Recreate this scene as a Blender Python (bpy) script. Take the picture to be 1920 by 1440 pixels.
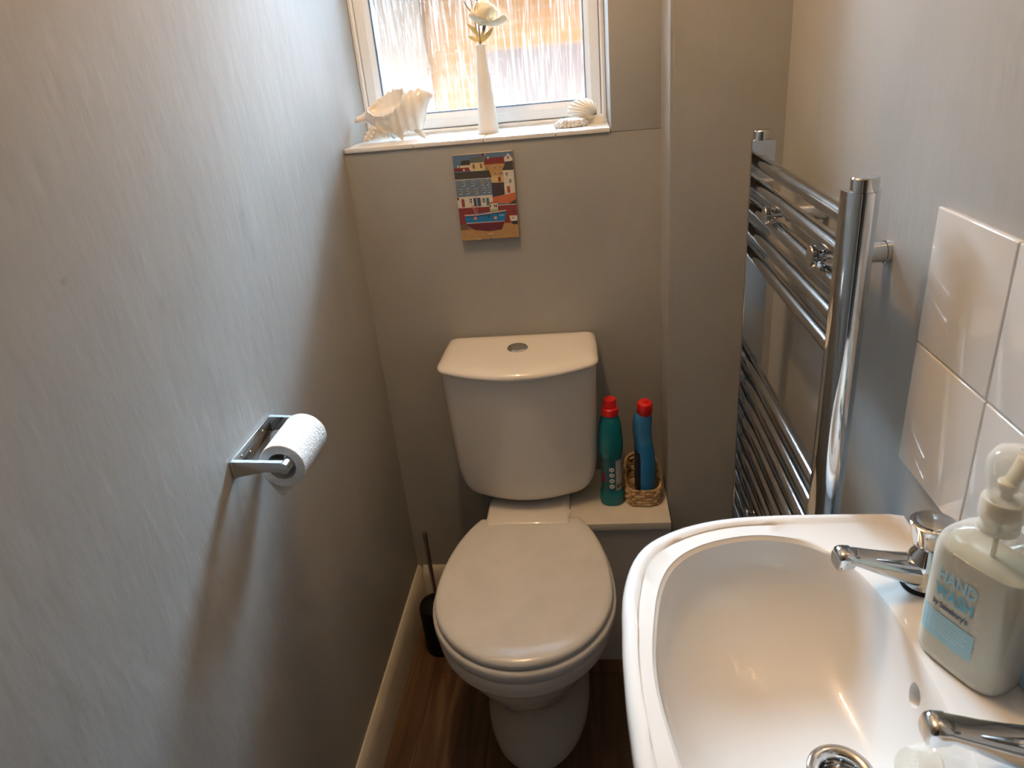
import bpy, bmesh, math, random
from mathutils import Vector, Matrix
random.seed(7)
PI = math.pi
S = bpy.context.scene
COL = S.collection
for o in list(bpy.data.objects): bpy.data.objects.remove(o)

# ------------------------------------------------------------------ camera
cam_d = bpy.data.cameras.new('camera'); cam = bpy.data.objects.new('camera', cam_d); COL.objects.link(cam)
cam_d.sensor_width = 36; cam_d.lens = 1338.55/1920*36; cam_d.clip_start = 0.02
right = Vector((0.99274693, 0.08276102, -0.08720172)); down = Vector((-0.04378935, -0.42658932, -0.90338477)); fwd = Vector((-0.11196437, 0.90065097, -0.41987119))
M3 = Matrix((right, -down, -fwd)).transposed()
cam.matrix_world = Matrix.Translation((0, 0, 1.40)) @ M3.to_4x4()
cam_d.dof.use_dof = True; cam_d.dof.focus_distance = 1.25; cam_d.dof.aperture_fstop = 11
S.camera = cam
# ------------------------------------------------------------------ sky, daylight portal, exposure
w = bpy.data.worlds.new('sky'); S.world = w; w.use_nodes = True
bg = w.node_tree.nodes['Background']; bg.inputs[0].default_value = (0.55, 0.78, 1.0, 1); bg.inputs[1].default_value = 11.0; SKY_S = 74.0
# overcast sky, much brighter overhead than near the horizon
wn, wl = w.node_tree.nodes, w.node_tree.links
wt = wn.new('ShaderNodeTexCoord'); wx = wn.new('ShaderNodeSeparateXYZ'); wl.new(wt.outputs['Generated'], wx.inputs[0])
wm = wn.new('ShaderNodeMath'); wm.operation = 'MULTIPLY_ADD'; wm.use_clamp = False; wm.inputs[1].default_value = 4.5*SKY_S; wm.inputs[2].default_value = SKY_S; wl.new(wx.outputs['Z'], wm.inputs[0])
wm2 = wn.new('ShaderNodeMath'); wm2.operation = 'MAXIMUM'; wm2.inputs[1].default_value = 1.0; wl.new(wm.outputs[0], wm2.inputs[0]); wl.new(wm2.outputs[0], bg.inputs[1])
pl = bpy.data.lights.new('window_portal', 'AREA'); pl.shape = 'RECTANGLE'; pl.size = 0.60; pl.size_y = .74
plo = bpy.data.objects.new('window_portal', pl); COL.objects.link(plo)
plo.location = (-0.23, 1.86, 1.57); plo.rotation_euler = (-PI/2, 0, 0)
pl.cycles.is_portal = True
LAMP_W = 6.4; LAMP_COL = (1.0, 0.64, 0.34)
S.view_settings.view_transform = 'Standard'; S.view_settings.look = 'None'; S.view_settings.gamma = 1
S.view_settings.use_curve_mapping = False; S.view_settings.exposure = 0.27

# ------------------------------------------------------------------ materials
def mat(name, col, rough=0.5, metal=0.0, **k):
    m = bpy.data.materials.new(name); m.use_nodes = True; b = m.node_tree.nodes['Principled BSDF']
    b.inputs['Base Color'].default_value = (*col, 1); b.inputs['Roughness'].default_value = rough; b.inputs['Metallic'].default_value = metal
    for kk, v in k.items():
        b.inputs[kk.replace('_', ' ')].default_value = v
    return m
def nodes(m): return m.node_tree.nodes, m.node_tree.links, m.node_tree.nodes['Principled BSDF']
def ramp(n, l, src, stops):
    r = n.new('ShaderNodeValToRGB')
    e = r.color_ramp.elements
    while len(e) > 1: e.remove(e[0])
    e[0].position = stops[0][0]; e[0].color = (*stops[0][1], 1)
    for p, c in stops[1:]:
        x = e.new(p); x.color = (*c, 1)
    l.new(src, r.inputs[0]); return r
def noisy(m, stops, scale=(5, 5, 5), detail=5, bump=0.0, bscale=None, rough=None, dist=0.002, disto=0.0):
    n, l, b = nodes(m)
    tc = n.new('ShaderNodeTexCoord'); mp = n.new('ShaderNodeMapping'); mp.inputs['Scale'].default_value = scale
    l.new(tc.outputs['Object'], mp.inputs[0])
    nz = n.new('ShaderNodeTexNoise'); nz.inputs['Scale'].default_value = 1; nz.inputs['Detail'].default_value = detail; nz.inputs['Distortion'].default_value = disto
    l.new(mp.outputs[0], nz.inputs[0])
    r = ramp(n, l, nz.outputs[0], stops); l.new(r.outputs[0], b.inputs['Base Color'])
    if bump:
        mp2 = n.new('ShaderNodeMapping'); mp2.inputs['Scale'].default_value = bscale or scale; l.new(tc.outputs['Object'], mp2.inputs[0])
        n2 = n.new('ShaderNodeTexNoise'); n2.inputs['Scale'].default_value = 1; n2.inputs['Detail'].default_value = 6; l.new(mp2.outputs[0], n2.inputs[0])
        bp = n.new('ShaderNodeBump'); bp.inputs['Strength'].default_value = bump; bp.inputs['Distance'].default_value = dist
        l.new(n2.outputs[0], bp.inputs['Height']); l.new(bp.outputs[0], b.inputs['Normal'])
    return m
wall_m = noisy(mat('wall paint', (.5, .5, .5), .5), [(0.25, (.335, .333, .32)), (.5, (.37, .367, .352)), (.75, (.40, .397, .382))], (5, 5, 3.2), 7, .5, (34, 34, 12), dist=.0026, disto=.5)
def scuffed(base, spots):
    m = base.copy(); m.name = 'scuffed wall paint'; n, l, b = nodes(m)
    src = b.inputs['Base Color'].links[0].from_socket; tc = n.new('ShaderNodeTexCoord')
    nz = n.new('ShaderNodeTexNoise'); nz.inputs['Scale'].default_value = 90; nz.inputs['Detail'].default_value = 8; l.new(tc.outputs['Object'], nz.inputs[0])
    for (x, y, z), ry, rz, k in spots:
        mp = n.new('ShaderNodeMapping'); mp.vector_type = 'TEXTURE'; mp.inputs['Location'].default_value = (x, y, z); mp.inputs['Scale'].default_value = (1, ry, rz); l.new(tc.outputs['Object'], mp.inputs[0])
        g = n.new('ShaderNodeTexGradient'); g.gradient_type = 'SPHERICAL'; l.new(mp.outputs[0], g.inputs[0])
        mu = n.new('ShaderNodeMath'); mu.operation = 'MULTIPLY'; l.new(g.outputs[0], mu.inputs[0]); l.new(nz.outputs[0], mu.inputs[1])
        rr = n.new('ShaderNodeMapRange'); rr.inputs[1].default_value = .10; rr.inputs[2].default_value = .55; rr.inputs[4].default_value = k; l.new(mu.outputs[0], rr.inputs[0])
        mx = n.new('ShaderNodeMix'); mx.data_type = 'RGBA'; l.new(rr.outputs[0], mx.inputs[0]); l.new(src, mx.inputs[6]); mx.inputs[7].default_value = (.16, .15, .14, 1); src = mx.outputs[2]
    l.new(src, b.inputs['Base Color']); return m
wall_left_m = scuffed(wall_m, [((-.51, 1.035, 1.206), .018, .045, .30), ((-.51, 1.046, 1.158), .016, .028, .25), ((-.51, .637, 1.235), .010, .007, .45), ((-.51, .779, 1.16), .012, .030, .2), ((-.51, .98, .62), .10, .12, .15)])
ceil_m = noisy(mat('ceiling paint', (.75, .74, .72), .8), [(.3, (.82, .81, .79)), (.7, (.86, .85, .83))], (4, 4, 4))
cer = noisy(mat('ceramic glaze', (.8, .78, .75), .07, Coat_Weight=.4, Coat_Roughness=.03), [(.3, (.76, .735, .70)), (.7, (.80, .775, .74))], (3, 3, 3))
seat_m = noisy(mat('seat thermoset', (.72, .72, .72), .16), [(.35, (.69, .70, .71)), (.6, (.74, .745, .755))], (14, 14, 14), 8, .05, (60, 60, 60))
chrome = noisy(mat('chrome', (.75, .75, .76), .07, 1.0), [(.3, (.58, .59, .60)), (.7, (.68, .69, .70))], (8, 8, 8), 4)
chrome_d = noisy(mat('dusty chrome', (.6, .6, .6), .13, 1.0), [(.3, (.42, .43, .44)), (.62, (.52, .53, .54)), (.8, (.58, .57, .56))], (30, 30, 30), 8)
upvc = noisy(mat('white plastic frame', (.82, .83, .84), .25), [(.3, (.77, .81, .85)), (.7, (.80, .84, .88))], (6, 6, 6))
gasket = mat('grey gasket', (.10, .14, .2), .5)
tile_m = noisy(mat('white glazed tile', (.74, .71, .67), .05, Coat_Weight=.5, Coat_Roughness=.02), [(.3, (.66, .635, .605)), (.7, (.70, .675, .645))], (4, 4, 4), 2, .05, (7, 7, 7))
grout = noisy(mat('grout', (.5, .4, .3), .8), [(.3, (.36, .29, .23)), (.7, (.62, .54, .45))], (60, 60, 60))
sillt = noisy(mat('sill tile', (.8, .8, .78), .15), [(.3, (.74, .74, .72)), (.7, (.80, .80, .78))], (9, 9, 9), 4, .1, (20, 20, 20))
skirt_m = noisy(mat('skirting gloss paint', (.66, .6, .5), .35), [(.3, (.58, .54, .46)), (.7, (.68, .64, .56))], (12, 12, 12), 6, .15, (20, 20, 60))
wboard = noisy(mat('white boxing board', (.6, .6, .59), .4), [(.3, (.50, .50, .50)), (.7, (.56, .56, .56))], (7, 7, 7))
ctop_m = noisy(mat('boxing top', (.7, .64, .55), .4), [(.3, (.62, .58, .51)), (.66, (.68, .64, .57)), (.78, (.52, .47, .40))], (16, 16, 16), 8)
black = noisy(mat('black plastic', (.012, .012, .013), .6, Specular_IOR_Level=.2), [(.3, (.004, .004, .0045)), (.7, (.007, .007, .0075))], (9, 9, 9))
paper = noisy(mat('tissue paper', (.82, .82, .81), .95), [(.3, (.70, .70, .69)), (.7, (.76, .76, .75))], (90, 90, 90), 4, .8, (260, 260, 260), dist=.003)
core_m = noisy(mat('grey card core', (.2, .17, .15), .8), [(.3, (.22, .19, .17)), (.7, (.30, .26, .23))], (40, 40, 40))
porc = noisy(mat('unglazed white porcelain', (.78, .77, .74), .35), [(.3, (.72, .71, .68)), (.7, (.80, .79, .76))], (12, 12, 12))
shell_m = noisy(mat('cream glazed shell', (.76, .72, .66), .12, Coat_Weight=.5), [(.3, (.66, .60, .53)), (.55, (.74, .70, .64)), (.75, (.78, .76, .72))], (14, 14, 14), 4)
scal_m = noisy(mat('cream scallop', (.76, .74, .68), .3), [(.3, (.70, .67, .60)), (.7, (.80, .78, .73))], (20, 20, 20))
def speckle(name, a, b, c, sc):
    m = mat(name, a, .7); n, l, bb = nodes(m)
    tc = n.new('ShaderNodeTexCoord'); v = n.new('ShaderNodeTexVoronoi'); v.inputs['Scale'].default_value = sc; l.new(tc.outputs['Object'], v.inputs[0])
    r = ramp(n, l, v.outputs[0], [(0.25, a), (.55, b), (.85, c)]); l.new(r.outputs[0], bb.inputs['Base Color'])
    bp = n.new('ShaderNodeBump'); bp.inputs['Strength'].default_value = .8; bp.inputs['Distance'].default_value = .003; bp.invert = True
    l.new(v.outputs[0], bp.inputs['Height']); l.new(bp.outputs[0], bb.inputs['Normal']); return m
limp_m = speckle('barnacled shell', (.78, .76, .72), (.6, .59, .57), (.26, .29, .34), 230)
petal = noisy(mat('faded fabric petal', (.8, .75, .62), .8, Subsurface_Weight=.1, Subsurface_Radius=(.004, .003, .002)), [(.3, (.80, .77, .68)), (.6, (.82, .74, .55)), (.75, (.75, .55, .26))], (35, 35, 35))
leaf_m = noisy(mat('golden dried leaf', (.7, .5, .15), .7), [(.3, (.62, .43, .13)), (.7, (.82, .68, .34))], (60, 60, 60))
stem_m = noisy(mat('dark stem', (.14, .08, .05), .7), [(.3, (.10, .06, .04)), (.7, (.2, .12, .08))], (60, 60, 60))
teal = noisy(mat('teal plastic', (.0, .22, .24), .25), [(.3, (.0, .155, .19)), (.7, (.005, .19, .23))], (10, 10, 10))
teal_l = noisy(mat('dark teal label', (.005, .09, .13), .3), [(.3, (.005, .085, .12)), (.7, (.01, .11, .15))], (10, 10, 10))
bluep = noisy(mat('blue plastic', (.02, .2, .48), .3), [(.3, (.016, .17, .43)), (.7, (.03, .22, .5))], (10, 10, 10))
redp = noisy(mat('red plastic', (.65, .01, .01), .35), [(.3, (.60, .008, .008)), (.7, (.72, .014, .012))], (10, 10, 10))
white_l = mat('white print', (.72, .74, .74), .5); dark_l = mat('black print', (.02, .02, .025), .5); grey_l = mat('grey print', (.28, .30, .31), .5); mag_l = mat('magenta print', (.22, .015, .07), .4)
dnavy = noisy(mat('dark navy label', (.01, .015, .03), .3), [(.3, (.008, .012, .03)), (.7, (.02, .025, .05))], (50, 50, 50))
wick = noisy(mat('woven water hyacinth', (.45, .28, .13), .8), [(.3, (.30, .17, .08)), (.5, (.56, .38, .20)), (.75, (.72, .54, .32))], (60, 60, 60), 6, .6, (200, 200, 60), dist=.002)
soap_m = noisy(mat('pearly hand wash', (.7, .68, .58), .18, Subsurface_Weight=.25, Subsurface_Radius=(.01, .009, .006), Coat_Weight=1.0, Coat_Roughness=.04), [(.3, (.47, .45, .35)), (.7, (.54, .52, .42))], (8, 8, 8))
lb_t = mat('pale blue print', (.30, .52, .62), .5); mb_t = mat('blue print', (.10, .38, .55), .5); nv_t = mat('navy print', (.02, .05, .12), .5)
def clear(name, tint, op, rough=.04):
    m = bpy.data.materials.new(name); m.use_nodes = True; n = m.node_tree.nodes; l = m.node_tree.links
    for x in list(n):
        if x.type != 'OUTPUT_MATERIAL': n.remove(x)
    out = n[0]; t = n.new('ShaderNodeBsdfTransparent'); t.inputs[0].default_value = (*tint, 1)
    p = n.new('ShaderNodeBsdfPrincipled'); p.inputs['Base Color'].default_value = (*tint, 1); p.inputs['Roughness'].default_value = rough
    fr = n.new('ShaderNodeLayerWeight'); fr.inputs[0].default_value = .35
    nz = n.new('ShaderNodeTexNoise'); nz.inputs['Scale'].default_value = 30
    ma = n.new('ShaderNodeMath'); ma.operation = 'MULTIPLY_ADD'; ma.inputs[1].default_value = .75; ma.inputs[2].default_value = op; l.new(fr.outputs['Facing'], ma.inputs[0]); ma.use_clamp = True
    mb = n.new('ShaderNodeMath'); mb.operation = 'MULTIPLY_ADD'; mb.inputs[1].default_value = .05; l.new(nz.outputs[0], mb.inputs[0]); l.new(ma.outputs[0], mb.inputs[2]); mb.use_clamp = True
    mx = n.new('ShaderNodeMixShader'); l.new(mb.outputs[0], mx.inputs[0]); l.new(t.outputs[0], mx.inputs[1]); l.new(p.outputs[0], mx.inputs[2]); l.new(mx.outputs[0], out.inputs[0]); return m
clearp = clear('clear plastic', (.93, .92, .88), .06)
clearc = clear('frosted clear plastic', (.85, .82, .74), .30, .15)
pump_m = noisy(mat('pump natural plastic', (.8, .74, .6), .3, Subsurface_Weight=.2, Subsurface_Radius=(.005, .004, .003)), [(.3, (.74, .68, .55)), (.7, (.80, .75, .62))], (20, 20, 20))

def floor_mat():
    m = mat('wood effect vinyl', (.2, .1, .05), .38); n, l, b = nodes(m)
    tc = n.new('ShaderNodeTexCoord'); mp = n.new('ShaderNodeMapping'); mp.inputs['Scale'].default_value = (34, 2.2, 1); l.new(tc.outputs['Object'], mp.inputs[0])
    nz = n.new('ShaderNodeTexNoise'); nz.inputs['Scale'].default_value = 1; nz.inputs['Detail'].default_value = 9; nz.inputs['Distortion'].default_value = 1.1; l.new(mp.outputs[0], nz.inputs[0])
    r = ramp(n, l, nz.outputs[0], [(.30, (.045, .024, .013)), (.48, (.095, .050, .026)), (.6, (.13, .072, .038)), (.75, (.17, .10, .055))])
    mp2 = n.new('ShaderNodeMapping'); mp2.inputs['Rotation'].default_value = (0, 0, PI/2); mp2.inputs['Location'].default_value = (.1, .27, 0); l.new(tc.outputs['Object'], mp2.inputs[0])
    bk = n.new('ShaderNodeTexBrick'); bk.inputs['Scale'].default_value = 1; bk.inputs['Brick Width'].default_value = 1.2; bk.inputs['Row Height'].default_value = .16; bk.inputs['Mortar Size'].default_value = .0012
    bk.inputs['Color1'].default_value = (.82, .82, .82, 1); bk.inputs['Color2'].default_value = (1.1, 1.06, 1, 1); bk.inputs['Mortar'].default_value = (.35, .33, .3, 1); l.new(mp2.outputs[0], bk.inputs[0])
    mx = n.new('ShaderNodeMix'); mx.data_type = 'RGBA'; mx.blend_type = 'MULTIPLY'; mx.inputs[0].default_value = 1; l.new(r.outputs[0], mx.inputs[6]); l.new(bk.outputs[0], mx.inputs[7]); l.new(mx.outputs[2], b.inputs['Base Color'])
    bp = n.new('ShaderNodeBump'); bp.inputs['Strength'].default_value = .25; bp.inputs['Distance'].default_value = .001; l.new(nz.outputs[0], bp.inputs['Height']); l.new(bp.outputs[0], b.inputs['Normal'])
    return m
floor_m = floor_mat()
def pane_mat():
    # rain-pattern obscure glass: clear film, rippled refraction and milky ridges
    m = bpy.data.materials.new('rain pattern obscure glass'); m.use_nodes = True; n = m.node_tree.nodes; l = m.node_tree.links
    for x in list(n):
        if x.type != 'OUTPUT_MATERIAL': n.remove(x)
    out = n[0]; tc = n.new('ShaderNodeTexCoord')
    def tex(scale, dist=0, det=4):
        mp = n.new('ShaderNodeMapping'); mp.inputs['Scale'].default_value = scale; l.new(tc.outputs['Object'], mp.inputs[0])
        z = n.new('ShaderNodeTexNoise'); z.inputs['Scale'].default_value = 1; z.inputs['Detail'].default_value = det; z.inputs['Distortion'].default_value = dist; l.new(mp.outputs[0], z.inputs[0]); return z
    a = tex((190, 1, 9), .8, 4); c = tex((300, 1, 180), .5, 2)
    ad = n.new('ShaderNodeMath'); ad.operation = 'MULTIPLY_ADD'; ad.inputs[1].default_value = .10; l.new(c.outputs[0], ad.inputs[0]); l.new(a.outputs[0], ad.inputs[2])
    bp = n.new('ShaderNodeBump'); bp.inputs['Strength'].default_value = 1.0; bp.inputs['Distance'].default_value = .003; l.new(ad.outputs[0], bp.inputs['Height'])
    tr = n.new('ShaderNodeBsdfTransparent'); tr.inputs[0].default_value = (.96, .97, .97, 1)
    rf = n.new('ShaderNodeBsdfRefraction'); rf.inputs['IOR'].default_value = 1.35; rf.inputs['Roughness'].default_value = .12; l.new(bp.outputs[0], rf.inputs['Normal'])
    m1 = n.new('ShaderNodeMixShader'); fr = ramp(n, l, a.outputs[0], [(.38, (.12,)*3), (.62, (.62,)*3)]); l.new(fr.outputs[0], m1.inputs[0]); l.new(tr.outputs[0], m1.inputs[1]); l.new(rf.outputs[0], m1.inputs[2])
    tl_ = n.new('ShaderNodeBsdfTranslucent'); tl_.inputs[0].default_value = (.9, .9, .9, 1); rt = ramp(n, l, a.outputs[0], [(.50, (.0,)*3), (.56, (.004,)*3), (.66, (.010,)*3)])
    m0 = n.new('ShaderNodeMixShader'); l.new(rt.outputs[0], m0.inputs[0]); l.new(m1.outputs[0], m0.inputs[1]); l.new(tl_.outputs[0], m0.inputs[2])
    gl = n.new('ShaderNodeBsdfGlossy'); gl.inputs['Roughness'].default_value = .05
    f2 = n.new('ShaderNodeFresnel'); f2.inputs[0].default_value = 1.45
    m2 = n.new('ShaderNodeMixShader'); l.new(f2.outputs[0], m2.inputs[0]); l.new(m0.outputs[0], m2.inputs[1]); l.new(gl.outputs[0], m2.inputs[2]); l.new(m2.outputs[0], out.inputs[0]); return m
pane_m = pane_mat()
def brick_mat():
    m = mat('house brick', (.4, .2, .1), .9); n, l, b = nodes(m); tc = n.new('ShaderNodeTexCoord'); mp = n.new('ShaderNodeMapping'); mp.inputs['Rotation'].default_value = (PI/2, 0, 0); l.new(tc.outputs['Object'], mp.inputs[0])
    bk = n.new('ShaderNodeTexBrick'); bk.inputs['Scale'].default_value = 1; bk.inputs['Brick Width'].default_value = .225; bk.inputs['Row Height'].default_value = .075; bk.inputs['Mortar Size'].default_value = .01
    bk.inputs['Color1'].default_value = (0.0669, 0.0264, 0.0112, 1); bk.inputs['Color2'].default_value = (0.0578, 0.0252, 0.0100, 1); bk.inputs['Mortar'].default_value = (0.0638, 0.0327, 0.0180, 1); l.new(mp.outputs[0], bk.inputs[0]); l.new(bk.outputs[0], b.inputs['Base Color']); return m
brick_m = brick_mat()

# ------------------------------------------------------------------ mesh helpers
def link(name, me, m=None, parent=None, smooth=35, loc=None):
    o = bpy.data.objects.new(name, me); COL.objects.link(o)
    if m is not None:
        for x in (m if isinstance(m, (list, tuple)) else [m]): me.materials.append(x)
    if smooth:
        me.shade_smooth(); me.set_sharp_from_angle(angle=math.radians(smooth))
    if parent is not None: o.parent = parent
    return o
def obj(name, bm, m=None, parent=None, smooth=35):
    bmesh.ops.recalc_face_normals(bm, faces=bm.faces)
    me = bpy.data.meshes.new(name); bm.to_mesh(me); bm.free(); return link(name, me, m, parent, smooth)
def tag(o, label=None, cat=None, group=None, kind=None):
    if label: o['label'] = label
    if cat: o['category'] = cat
    if group: o['group'] = group
    if kind: o['kind'] = kind
    return o
def thing(name, loc, label, cat, group=None):
    o = bpy.data.objects.new(name, None); COL.objects.link(o); o.location = loc; o.empty_display_size = .02
    return tag(o, label, cat, group)
def P(parent, *objs):
    """parent meshes modelled in room coordinates to a thing, keeping them in place"""
    for o in objs:
        o.parent = parent; t = parent.location.copy(); q = parent.parent
        while q is not None: t += q.location; q = q.parent
        o.location = o.location - t
    return objs[0]
def box(bm, x0, x1, y0, y1, z0, z1, bev=0, seg=3, mi=0):
    v = [bm.verts.new(p) for p in ((x0, y0, z0), (x1, y0, z0), (x1, y1, z0), (x0, y1, z0), (x0, y0, z1), (x1, y0, z1), (x1, y1, z1), (x0, y1, z1))]
    fs = [bm.faces.new([v[i] for i in q]) for q in ((0, 3, 2, 1), (4, 5, 6, 7), (0, 1, 5, 4), (1, 2, 6, 5), (2, 3, 7, 6), (3, 0, 4, 7))]
    for f in fs: f.material_index = mi
    if bev:
        es = set(e for f in fs for e in f.edges)
        r = bmesh.ops.bevel(bm, geom=list(es), offset=bev, segments=seg, affect='EDGES', profile=.6)
        for f in r['faces']: f.material_index = mi
    return v
def bx(*a, **k):
    bm = bmesh.new(); box(bm, *a, **k); return bm
def loft(bm, rings, cap0=True, cap1=True, mi=0, close=True):
    vs = [[bm.verts.new(p) for p in r] for r in rings]; n = len(rings[0])
    for a, b in zip(vs, vs[1:]):
        for i in range(n if close else n-1):
            j = (i+1) % n; f = bm.faces.new((a[i], a[j], b[j], b[i])); f.material_index = mi
    if cap0: bm.faces.new(vs[0][::-1]).material_index = mi
    if cap1: bm.faces.new(vs[-1]).material_index = mi
    return vs
def lathe(bm, prof, c=(0, 0, 0), seg=40, axis='z', mi=0, cap=True):
    rings = []
    for r, h in prof:
        ring = []
        for i in range(seg):
            a = 2*PI*i/seg; u, v = r*math.cos(a), r*math.sin(a)
            p = {'z': (u, v, h), 'x': (h, u, v), 'y': (u, h, v)}[axis]
            ring.append((p[0]+c[0], p[1]+c[1], p[2]+c[2]))
        rings.append(ring)
    return loft(bm, rings, cap, cap, mi)
def tube(bm, pts, r, seg=12, cap=True, mi=0, closed=False, flat=1.0):
    pts = [Vector(p) for p in pts]; n = len(pts); rings = []; up = None
    for i, p in enumerate(pts):
        if closed: t = pts[(i+1) % n]-pts[i-1]
        else: t = pts[min(i+1, n-1)]-pts[max(i-1, 0)]
        t.normalize()
        if up is None:
            up = Vector((0, 0, 1)) if abs(t.z) < .9 else Vector((1, 0, 0))
        s = t.cross(up).normalized(); up = s.cross(t).normalized()
        rr = r[i] if isinstance(r, (list, tuple)) else r
        rings.append([p+s*rr*math.cos(2*PI*k/seg)+up*rr*flat*math.sin(2*PI*k/seg) for k in range(seg)])
    if closed: rings.append(rings[0]); loft_closed(bm, rings[:-1], mi)
    else: loft(bm, rings, cap, cap, mi)
def loft_closed(bm, rings, mi=0):
    vs = [[bm.verts.new(p) for p in r] for r in rings]; n = len(rings[0]); m = len(vs)
    for k in range(m):
        a, b = vs[k], vs[(k+1) % m]
        for i in range(n):
            j = (i+1) % n; bm.faces.new((a[i], a[j], b[j], b[i])).material_index = mi
def sell(cx, cy, z, a, b, e=2.0, n=48, rot=0):
    r = []
    for i in range(n):
        t = 2*PI*i/n; c, s = math.cos(t), math.sin(t)
        x = a*math.copysign(abs(c)**(2/e), c); y = b*math.copysign(abs(s)**(2/e), s)
        r.append((cx+x*math.cos(rot)-y*math.sin(rot), cy+x*math.sin(rot)+y*math.cos(rot), z))
    return r
def lerp(a, b, t): return a+(b-a)*t
def interp(tab, x):
    """smooth (Catmull-Rom) interpolation of rows [x, v1, v2...]"""
    if x <= tab[0][0]: return tab[0][1:]
    if x >= tab[-1][0]: return tab[-1][1:]
    for i in range(len(tab)-1):
        if tab[i][0] <= x <= tab[i+1][0]:
            t = (x-tab[i][0])/(tab[i+1][0]-tab[i][0]); a = tab[max(i-1, 0)]; b = tab[i]; c = tab[i+1]; d = tab[min(i+2, len(tab)-1)]
            out = []
            for k in range(1, len(b)):
                m0 = (c[k]-a[k])/(c[0]-a[0])*(c[0]-b[0]); m1 = (d[k]-b[k])/(d[0]-b[0])*(c[0]-b[0])
                out.append((2*t**3-3*t*t+1)*b[k]+(t**3-2*t*t+t)*m0+(-2*t**3+3*t*t)*c[k]+(t**3-t*t)*m1)
            return out
def apply_mods(o):
    dg = bpy.context.evaluated_depsgraph_get(); me = bpy.data.meshes.new_from_object(o.evaluated_get(dg)); o.modifiers.clear(); old = o.data; o.data = me; bpy.data.meshes.remove(old)
def cut(o, cutter_bm, m=None):
    bmesh.ops.recalc_face_normals(cutter_bm, faces=cutter_bm.faces)
    me = bpy.data.meshes.new('c'); cutter_bm.to_mesh(me); cutter_bm.free(); c = bpy.data.objects.new('c', me); COL.objects.link(c)
    md = o.modifiers.new('b', 'BOOLEAN'); md.operation = 'DIFFERENCE'; md.solver = 'EXACT'; md.object = c
    bpy.context.view_layer.update(); apply_mods(o); bpy.data.objects.remove(c); o.data.set_sharp_from_angle(angle=math.radians(35))
def text_mesh(txt, size, bold=0.0, align='LEFT'):
    c = bpy.data.curves.new('t', 'FONT'); c.body = txt; c.size = size; c.offset = bold; c.align_x = align; c.resolution_u = 3
    o = bpy.data.objects.new('t', c); COL.objects.link(o); bpy.context.view_layer.update()
    me = bpy.data.meshes.new_from_object(o.evaluated_get(bpy.context.evaluated_depsgraph_get())); bpy.data.objects.remove(o); return me
def bmtext(txt, size, place, bold=0, width=None, align='LEFT'):
    """text whose every point goes through place(u, v)"""
    me = text_mesh(txt, size, bold, align); bm = bmesh.new(); bm.from_mesh(me)
    xs = [v.co.x for v in bm.verts]; k = 1 if width is None else width/(max(xs)-min(xs))
    for v in bm.verts: v.co = Vector(place(v.co.x*k, v.co.y))
    return bm

# ------------------------------------------------------------------ the room
XL, XR, YB, YF, ZC = -.51, .367, 1.57, -.42, 2.40
PX_, PY_ = .1625, 1.407      # the pier
WX1, WZ0, WZ1 = .0604, 1.232, 1.90   # window opening
YW = 1.775                    # inner face of the window frame
def struct(name, bm, m, **k): return tag(obj(name, bm, m, **k), kind='structure')
struct('floor', bx(-1.3, 1.2, -1.75, YB+.05, -.05, 0), floor_m, smooth=0)
struct('ceiling', bx(-1.3, 1.2, -1.75, YB+.05, ZC, ZC+.05), ceil_m, smooth=0)
def grid_wall(x, s):   # wall as a gently uneven plastered sheet backed by a solid box
    return bx(min(x, x+s*.1), max(x, x+s*.1), YF, 1.90, 0, ZC)
struct('wall_left', grid_wall(XL, -1), wall_left_m, smooth=0)
struct('wall_right', bx(XR, XR+.1, YF, PY_+.03, 0, ZC), wall_m, smooth=0)
bm = bmesh.new(); box(bm, -1.3, -.44, YF-.1, YF, 0, ZC); box(bm, .30, 1.2, YF-.1, YF, 0, ZC); box(bm, -.44, .30, YF-.1, YF, 2.0, ZC)
struct('wall_front', bm, wall_m, smooth=0)
added_hall_m = noisy(mat('added hall paint', (.3, .28, .25), .7), [(.3, (.26, .24, .21)), (.7, (.32, .30, .27))], (4, 4, 4))  # unseen hall, added as something dark for the chrome to mirror
struct('wall_added_hall', bx(-1.3, 1.2, -1.75, -1.65, 0, ZC), added_hall_m, smooth=0)
struct('wall_added_hall_left', bx(-1.3, -1.2, -1.65, YF-.1, 0, ZC), added_hall_m, smooth=0)
struct('wall_added_hall_right', bx(1.1, 1.2, -1.65, YF-.1, 0, ZC), added_hall_m, smooth=0)
bm = bmesh.new()
box(bm, XL, PX_+.02, YB, 1.90, 0, WZ0); box(bm, XL, PX_+.02, YB, 1.90, WZ1, ZC)
box(bm, WX1, PX_+.02, YB, 1.90, WZ0, WZ1, bev=.004, seg=2)
struct('wall_back', bm, wall_m, smooth=30)
bm = bmesh.new(); v = box(bm, PX_, XR+.1, PY_, 1.90, 0, ZC)
e = [e for e in bm.edges if abs(e.verts[0].co.x-PX_) < 1e-5 and abs(e.verts[1].co.x-PX_) < 1e-5 and abs(e.verts[0].co.y-PY_) < 1e-5 and abs(e.verts[1].co.y-PY_) < 1e-5]
bmesh.ops.bevel(bm, geom=e, offset=.006, segments=4, affect='EDGES')
struct('wall_pier', bm, wall_m)

def skirting(name, p0, p1, nrm):
    prof = [(0, 0), (.016, 0), (.016, .088), (.0135, .098), (.012, .106), (.007, .116), (.004, .12), (0, .12)]
    bm = bmesh.new(); rings = [[(p[0]+nrm[0]*d, p[1]+nrm[1]*d, h) for d, h in prof] for p in (p0, p1)]; loft(bm, rings); return struct(name, bm, skirt_m, smooth=25)
skirting('baseboard_left', (XL, YF+.02), (XL, YB), (1, 0))
skirting('baseboard_back', (XL+.016, YB), (-.06, YB), (0, -1))
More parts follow.
